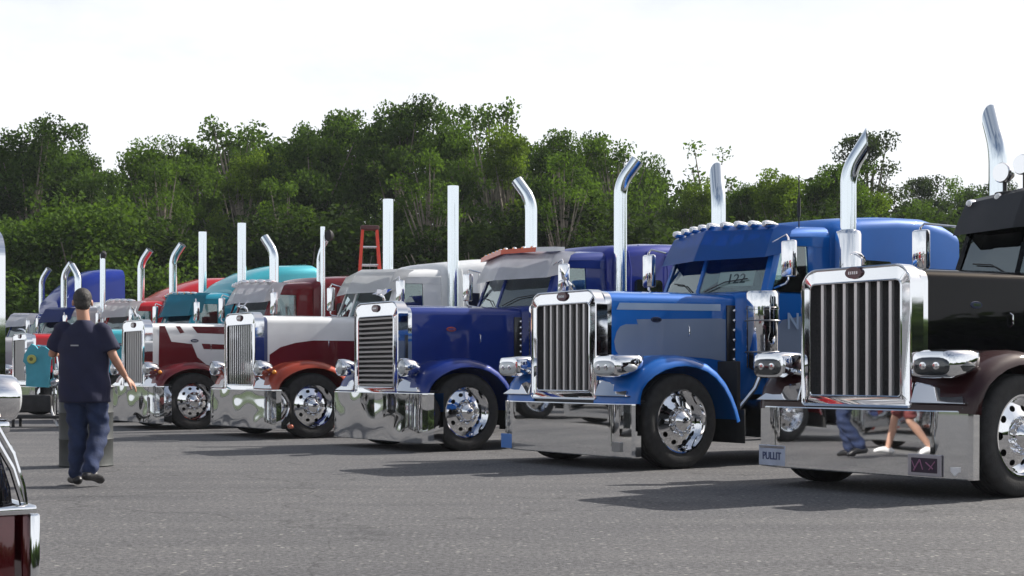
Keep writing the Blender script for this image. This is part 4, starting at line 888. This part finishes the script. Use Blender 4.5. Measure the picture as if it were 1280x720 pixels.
def tree_proto(seed, h=12, rad=3.4, nc=95, per=110, size=.26, m=leafA, base=.07, shape='oak', cr=(.55,1.05)):
    rng = random.Random(seed); bm = bmesh.new(); lean = rng.uniform(-.4,.4)
    top = Vector((lean,rng.uniform(-.3,.3),h*.86)); trunk = [(0,0,-.2),(lean*.2,0,h*.25),(lean*.5,.1,h*.5),tuple(top)]; tube(bm, trunk, [h*.021,h*.016,h*.011,h*.003], 8)
    clumps = []
    lobes = [(Vector((rng.uniform(-.5,.5)*rad, rng.uniform(-.5,.5)*rad, h*rng.uniform(.18,.9))), rng.uniform(.32,.6)*rad) for _ in range(9)]
    lobes.append((Vector((lean,0,h*.88)), rad*.38))
    for k in range(nc):
        if shape == 'oak':
            lc, lr = lobes[k % len(lobes)]; g = Vector((rng.gauss(0,1), rng.gauss(0,1), rng.gauss(0,1))).normalized()*lr*rng.uniform(.55,1.05)
            c = lc+g; c.z = max(h*base+rng.uniform(0,.6), min(h*.97, c.z))
            r = rng.uniform(*cr)
        elif shape == 'sparse':
            a = rng.uniform(0,6.28); z = h*rng.uniform(.45,.97); d = rad*rng.uniform(.2,1)*(1.1-abs(z/h-.75)*1.8); c = Vector((math.cos(a)*d+lean, math.sin(a)*d, z)); r = rng.uniform(*cr)
        elif shape == 'pine':
            lay = rng.choice([.55,.63,.7,.78,.86,.93,.97]); a = rng.uniform(0,6.28); d = rad*(1.15-lay)*2.2*rng.uniform(.25,1); c = Vector((math.cos(a)*d+lean, math.sin(a)*d, h*lay+rng.uniform(-.15,.15))); r = rng.uniform(*cr)
        else:
            a = rng.uniform(0,6.28); z = h*(rng.random()**.7)*.92+.15; d = rad*math.sqrt(max(0, 1-(z/h)**2.2))*rng.uniform(.4,1); c = Vector((math.cos(a)*d, math.sin(a)*d, z)); r = rng.uniform(*cr)
        clumps.append((c, r, min(1, max(0, .5*((k % 7)/6) + .5*rng.random()))))
        if k % (3 if shape != 'sparse' else 1) == 0 and shape != 'bush':
            f = min(.95, max(.2, c.z/h*.75)); st = Vector((lean*f*.9,0,h*f*.86)); mid = (st+c)/2+Vector((0,0,-.2)); tube(bm, [st, mid, c], [h*.006,h*.004,h*.0015], 5)
    if shape == 'bush':
        for _ in range(5):
            a = rng.uniform(0,6.28); tube(bm, [(0,0,0),(math.cos(a)*rad*.3,math.sin(a)*rad*.3,h*.4),(math.cos(a)*rad*.6,math.sin(a)*rad*.6,h*.8)], [.05,.035,.01], 5)
    o = finish('trunk', bm, bark, smooth=60); tm = o.data; bpy.data.objects.remove(o)
    return leaves('crown', clumps, per, size, m, rng), tm, h
oaks = [tree_proto(11, 12, 3.6, 190, 330, .15, leafA, cr=(.4,.9)), tree_proto(12, 12, 3.2, 180, 330, .145, leafB, cr=(.4,.85)), tree_proto(13, 12, 3.9, 200, 310, .15, leafA, cr=(.4,.95)), tree_proto(14, 12, 3.0, 160, 330, .145, leafC, cr=(.4,.8)), tree_proto(15, 12, 3.5, 130, 280, .145, leafB, cr=(.35,.75))]
thin = tree_proto(21, 12, 1.9, 34, 110, .17, leafB, shape='sparse', cr=(.4,.8))
airy = tree_proto(22, 12, 3.0, 60, 150, .17, leafB, shape='sparse', cr=(.5,.95))
pine = tree_proto(31, 14, 3.2, 60, 220, .16, leafP, shape='pine', cr=(.45,.85))
bushes = [tree_proto(41, 4.5, 2.6, 56, 380, .11, leafB, shape='bush', cr=(.45,.8)), tree_proto(42, 4.5, 2.3, 44, 330, .12, leafD, shape='bush', cr=(.45,.8)), tree_proto(43, 4.5, 2.9, 52, 330, .12, leafD, shape='bush', cr=(.45,.85))]
def plant(proto, px, y, top, label, cat, group, wide=1, rz=None, name='broadleaf_tree'):
    cr, tr, h0 = proto; h = (465-top)*y/1800+CAMH; s = h/h0; x = (px-640)/1800*y
    t = empty(name, (x, y, 0), random.uniform(0,6.28) if rz is None else rz, label=label, cat=cat, group=group)
    t.scale = (s*wide, s*wide, s); inst('crown', cr, t); inst('trunk', tr, t); return t
GT = 'trees of the wood behind the trucks'
TR = [ # px, depth, top px, proto index, width, label
 (-60,66,190,0,1.0,'dark tree cut by the left edge of the picture'),
 (40,62,152,2,.95,'tall dark tree with the leftmost knobbly top, above the far left stacks'),
 (100,66,188,0,.8,'dark tree sloping down to the first dip in the skyline, above the man'),
 (150,74,212,1,.7,'low tree filling the dip in the skyline right of the man'),
 (190,63,172,4,.85,'ragged dark tree just right of the skyline dip'),
 (245,66,178,1,.9,'greener tree above the paired stacks of the teal truck'),
 (305,78,148,6,1.0,'airy tree with an open bluish top rising over the dark wood'),
 (300,62,190,3,.8,'lighter tree in front of the airy bluish one'),
 (355,66,182,0,.8,'dark tree between the airy tree and the high middle crowns'),
 (395,64,152,2,.85,'tall dark tree above the red stepladder'),
 (440,70,136,1,.8,'high crown with a pale rounded top left of the middle'),
 (500,66,133,0,.85,'highest dark crown above the white truck stacks'),
 (560,64,152,4,.75,'mid green tree just left of the sky gap over the straight stack'),
 (615,76,131,6,.85,'thin topped tree poking out highest near the middle'),
 (640,64,162,3,.8,'bright leaved tree behind the curved stack of the navy truck'),
 (690,66,162,1,.8,'pale green tree right of the curved stack of the navy truck'),
 (735,68,172,4,.7,'mid green tree between the two curved stacks of the navy truck'),
 (775,66,172,6,.8,'open crowned tree behind the black mouthed stack'),
 (815,70,195,4,.65,'narrow open tree right of the black mouthed stack'),
 (862,68,228,3,.7,'small bright tree at the deep skyline dip'),
 (888,72,180,5,1.0,'sparse slender tree standing alone against the sky'),
 (940,64,232,0,.8,'dark rounded tree right of the far stack of the blue truck'),
 (985,62,215,3,.95,'rounded bright tree above the bullet lights of the blue truck'),
 (1035,64,206,1,.9,'rounded tree left of the rightmost curved stack'),
 (1085,80,168,7,.95,'dark pine with layered boughs behind the rightmost curved stack'),
 (1100,66,236,3,.8,'bright low tree beneath the pine'),
 (1155,90,222,7,.8,'small dark pine left of the black truck'),
 (1195,94,222,4,.8,'distant dark tree beside the black truck visor'),
 (1245,90,228,7,.8,'distant pine behind the black truck roof'),
 (1150,72,250,4,.7,'low green tree above the sleeper of the blue truck'),
 (1300,70,238,0,.9,'dark tree cut by the right edge of the picture')]
protos = oaks + [thin, airy, pine]
for px, y, top, k, w, lb in TR:
    # list index 5 = thin, 6 = airy, 7 = pine
    plant(protos[k], px, y, top, lb, 'tree', GT, w, name='pine_tree' if k == 7 else 'broadleaf_tree')
GB = 'bushes along the edge of the wood'
BU = [(-40,54,300,0,'bush cut by the left edge'),(15,54,285,0,'leafy bush above the leftmost curved stack'),(70,52,270,0,'bush behind the two short stacks left of the man'),(125,53,258,0,'lightest bush, above the purple sleeper'),(180,55,290,0,'bush left of the pair of teal truck stacks'),
 (225,56,272,2,'bush between the curved and the straight stack'),(270,57,285,0,'bush right of the straight far stack of the teal truck'),(320,58,268,2,'dark bush above the pale teal sleeper'),(375,58,262,2,'dark bush left of the thin paired stacks'),(430,58,250,2,'dark bush left of the red stepladder'),
 (520,58,248,1,'bush between the two straight stacks of the white truck'),(600,57,255,2,'dark bush above the orange roof brim'),(665,58,262,1,'grey green bush right of the navy truck far stack'),(725,57,258,2,'bush left of the black mouthed stack'),(760,58,248,1,'bush directly behind the black mouthed stack'),(830,58,262,2,'dark bush left of the bullet lights'),(885,58,255,1,'bush behind the far stack of the blue truck'),
 (960,58,250,2,'dark bush above the bullet lights'),(1030,57,255,1,'bush behind the whip antenna'),(1110,58,258,0,'bush above the blue sleeper'),(1170,60,262,1,'bush left of the black truck visor'),(1250,60,262,2,'bush behind the black truck')]
for q, (px, y, top, k, lb) in enumerate(BU): plant(bushes[k], px, y, top + ((18, 44, 8, 34, 52, 26)[q % 6] if px > 160 else 6*(q % 3)), lb, 'bush', GB, (1.15, 1.5, 1.3)[q % 3], name='bush')
slim = tree_proto(51, 12, 1.7, 40, 260, .14, leafB, shape='sparse', cr=(.4,.75))
for px, y, top, lb in ((206,57,205,'slim tree with a bare grey trunk above the bent red truck stack'),(358,57,225,'slim bare trunked tree right of the bent teal and maroon stacks'),(540,57,190,'slim bare trunked tree left of the tall straight stack'),(700,56,190,'slim pale trunked tree between the bent stacks of the navy truck'),(722,59,205,'second slim pale trunked tree between the bent stacks of the navy truck')):
    plant(slim, px, y, top, lb, 'tree', 'slim trees at the edge of the wood', 1.0, name='slim_tree')
# dense mass of the wood behind the separate trees
rng = random.Random(5); cl = []
prof = [(-200,215),(0,205),(60,195),(110,215),(150,232),(180,205),(350,195),(450,170),(520,165),(600,185),(700,195),(760,215),(830,240),(860,262),(930,258),(1000,240),(1080,250),(1120,272),(1400,262)]
for _ in range(1500):
    px = rng.uniform(-200,1400); y = rng.uniform(80,88)
    for a, b in zip(prof, prof[1:]):
        if a[0] <= px <= b[0]: tp = a[1]+(b[1]-a[1])*(px-a[0])/(b[0]-a[0]); break
    h = (465-tp)*y/1800+CAMH; cl.append((Vector(((px-640)/1800*y, y, rng.uniform(0,1)**.8*h)), rng.uniform(1.0,1.7), rng.random()))
o = bpy.data.objects.new('woodland', leaves('woodland', cl, 55, .34, leafD, rng)); C.objects.link(o); tag(o, 'dense dark mass of wood behind the separate trees', 'woodland', kind='stuff')
# wood round most of the rest of the lot, outside the picture: what the chrome and the paint mirror
cl = []
for _ in range(2600):
    a = R(rng.uniform(122, 404)); d = rng.uniform(44, 54); hh = (2.2 if math.cos(a-R(178)) > .75 else 4.8)+.9*math.sin(a*7)+.7*math.sin(a*17)
    if math.cos(a-R(172)) > .62: continue  # unseen wood left open here so the grille shells mirror bright sky
    cl.append((Vector((math.cos(a)*d, 4+math.sin(a)*d*.95, rng.random()**.8*hh)), rng.uniform(1.1,1.8), rng.random()))
o = bpy.data.objects.new('woodland', leaves('woodland', cl, 14, .75, leafB, rng)); C.objects.link(o); tag(o, 'wood closing in the lot behind and beside the camera', 'woodland', kind='stuff')

# thin summer haze
bm = bmesh.new(); box(bm, (-1550,-1550,-1.03),(1550,1550,17.5)); hz = finish('haze', bm, None, smooth=0); tag(hz, 'thin pale summer haze over the lot', 'haze', kind='stuff')
hm = bpy.data.materials.new('haze'); hm.use_nodes = True; nt = hm.node_tree; nt.nodes.clear(); ou = nt.nodes.new('ShaderNodeOutputMaterial'); pv = nt.nodes.new('ShaderNodeVolumePrincipled')
pv.inputs['Color'].default_value = (.86,.93,1,1); pv.inputs['Density'].default_value = .0003; nt.links.new(pv.outputs[0], ou.inputs['Volume']); hz.data.materials.append(hm)
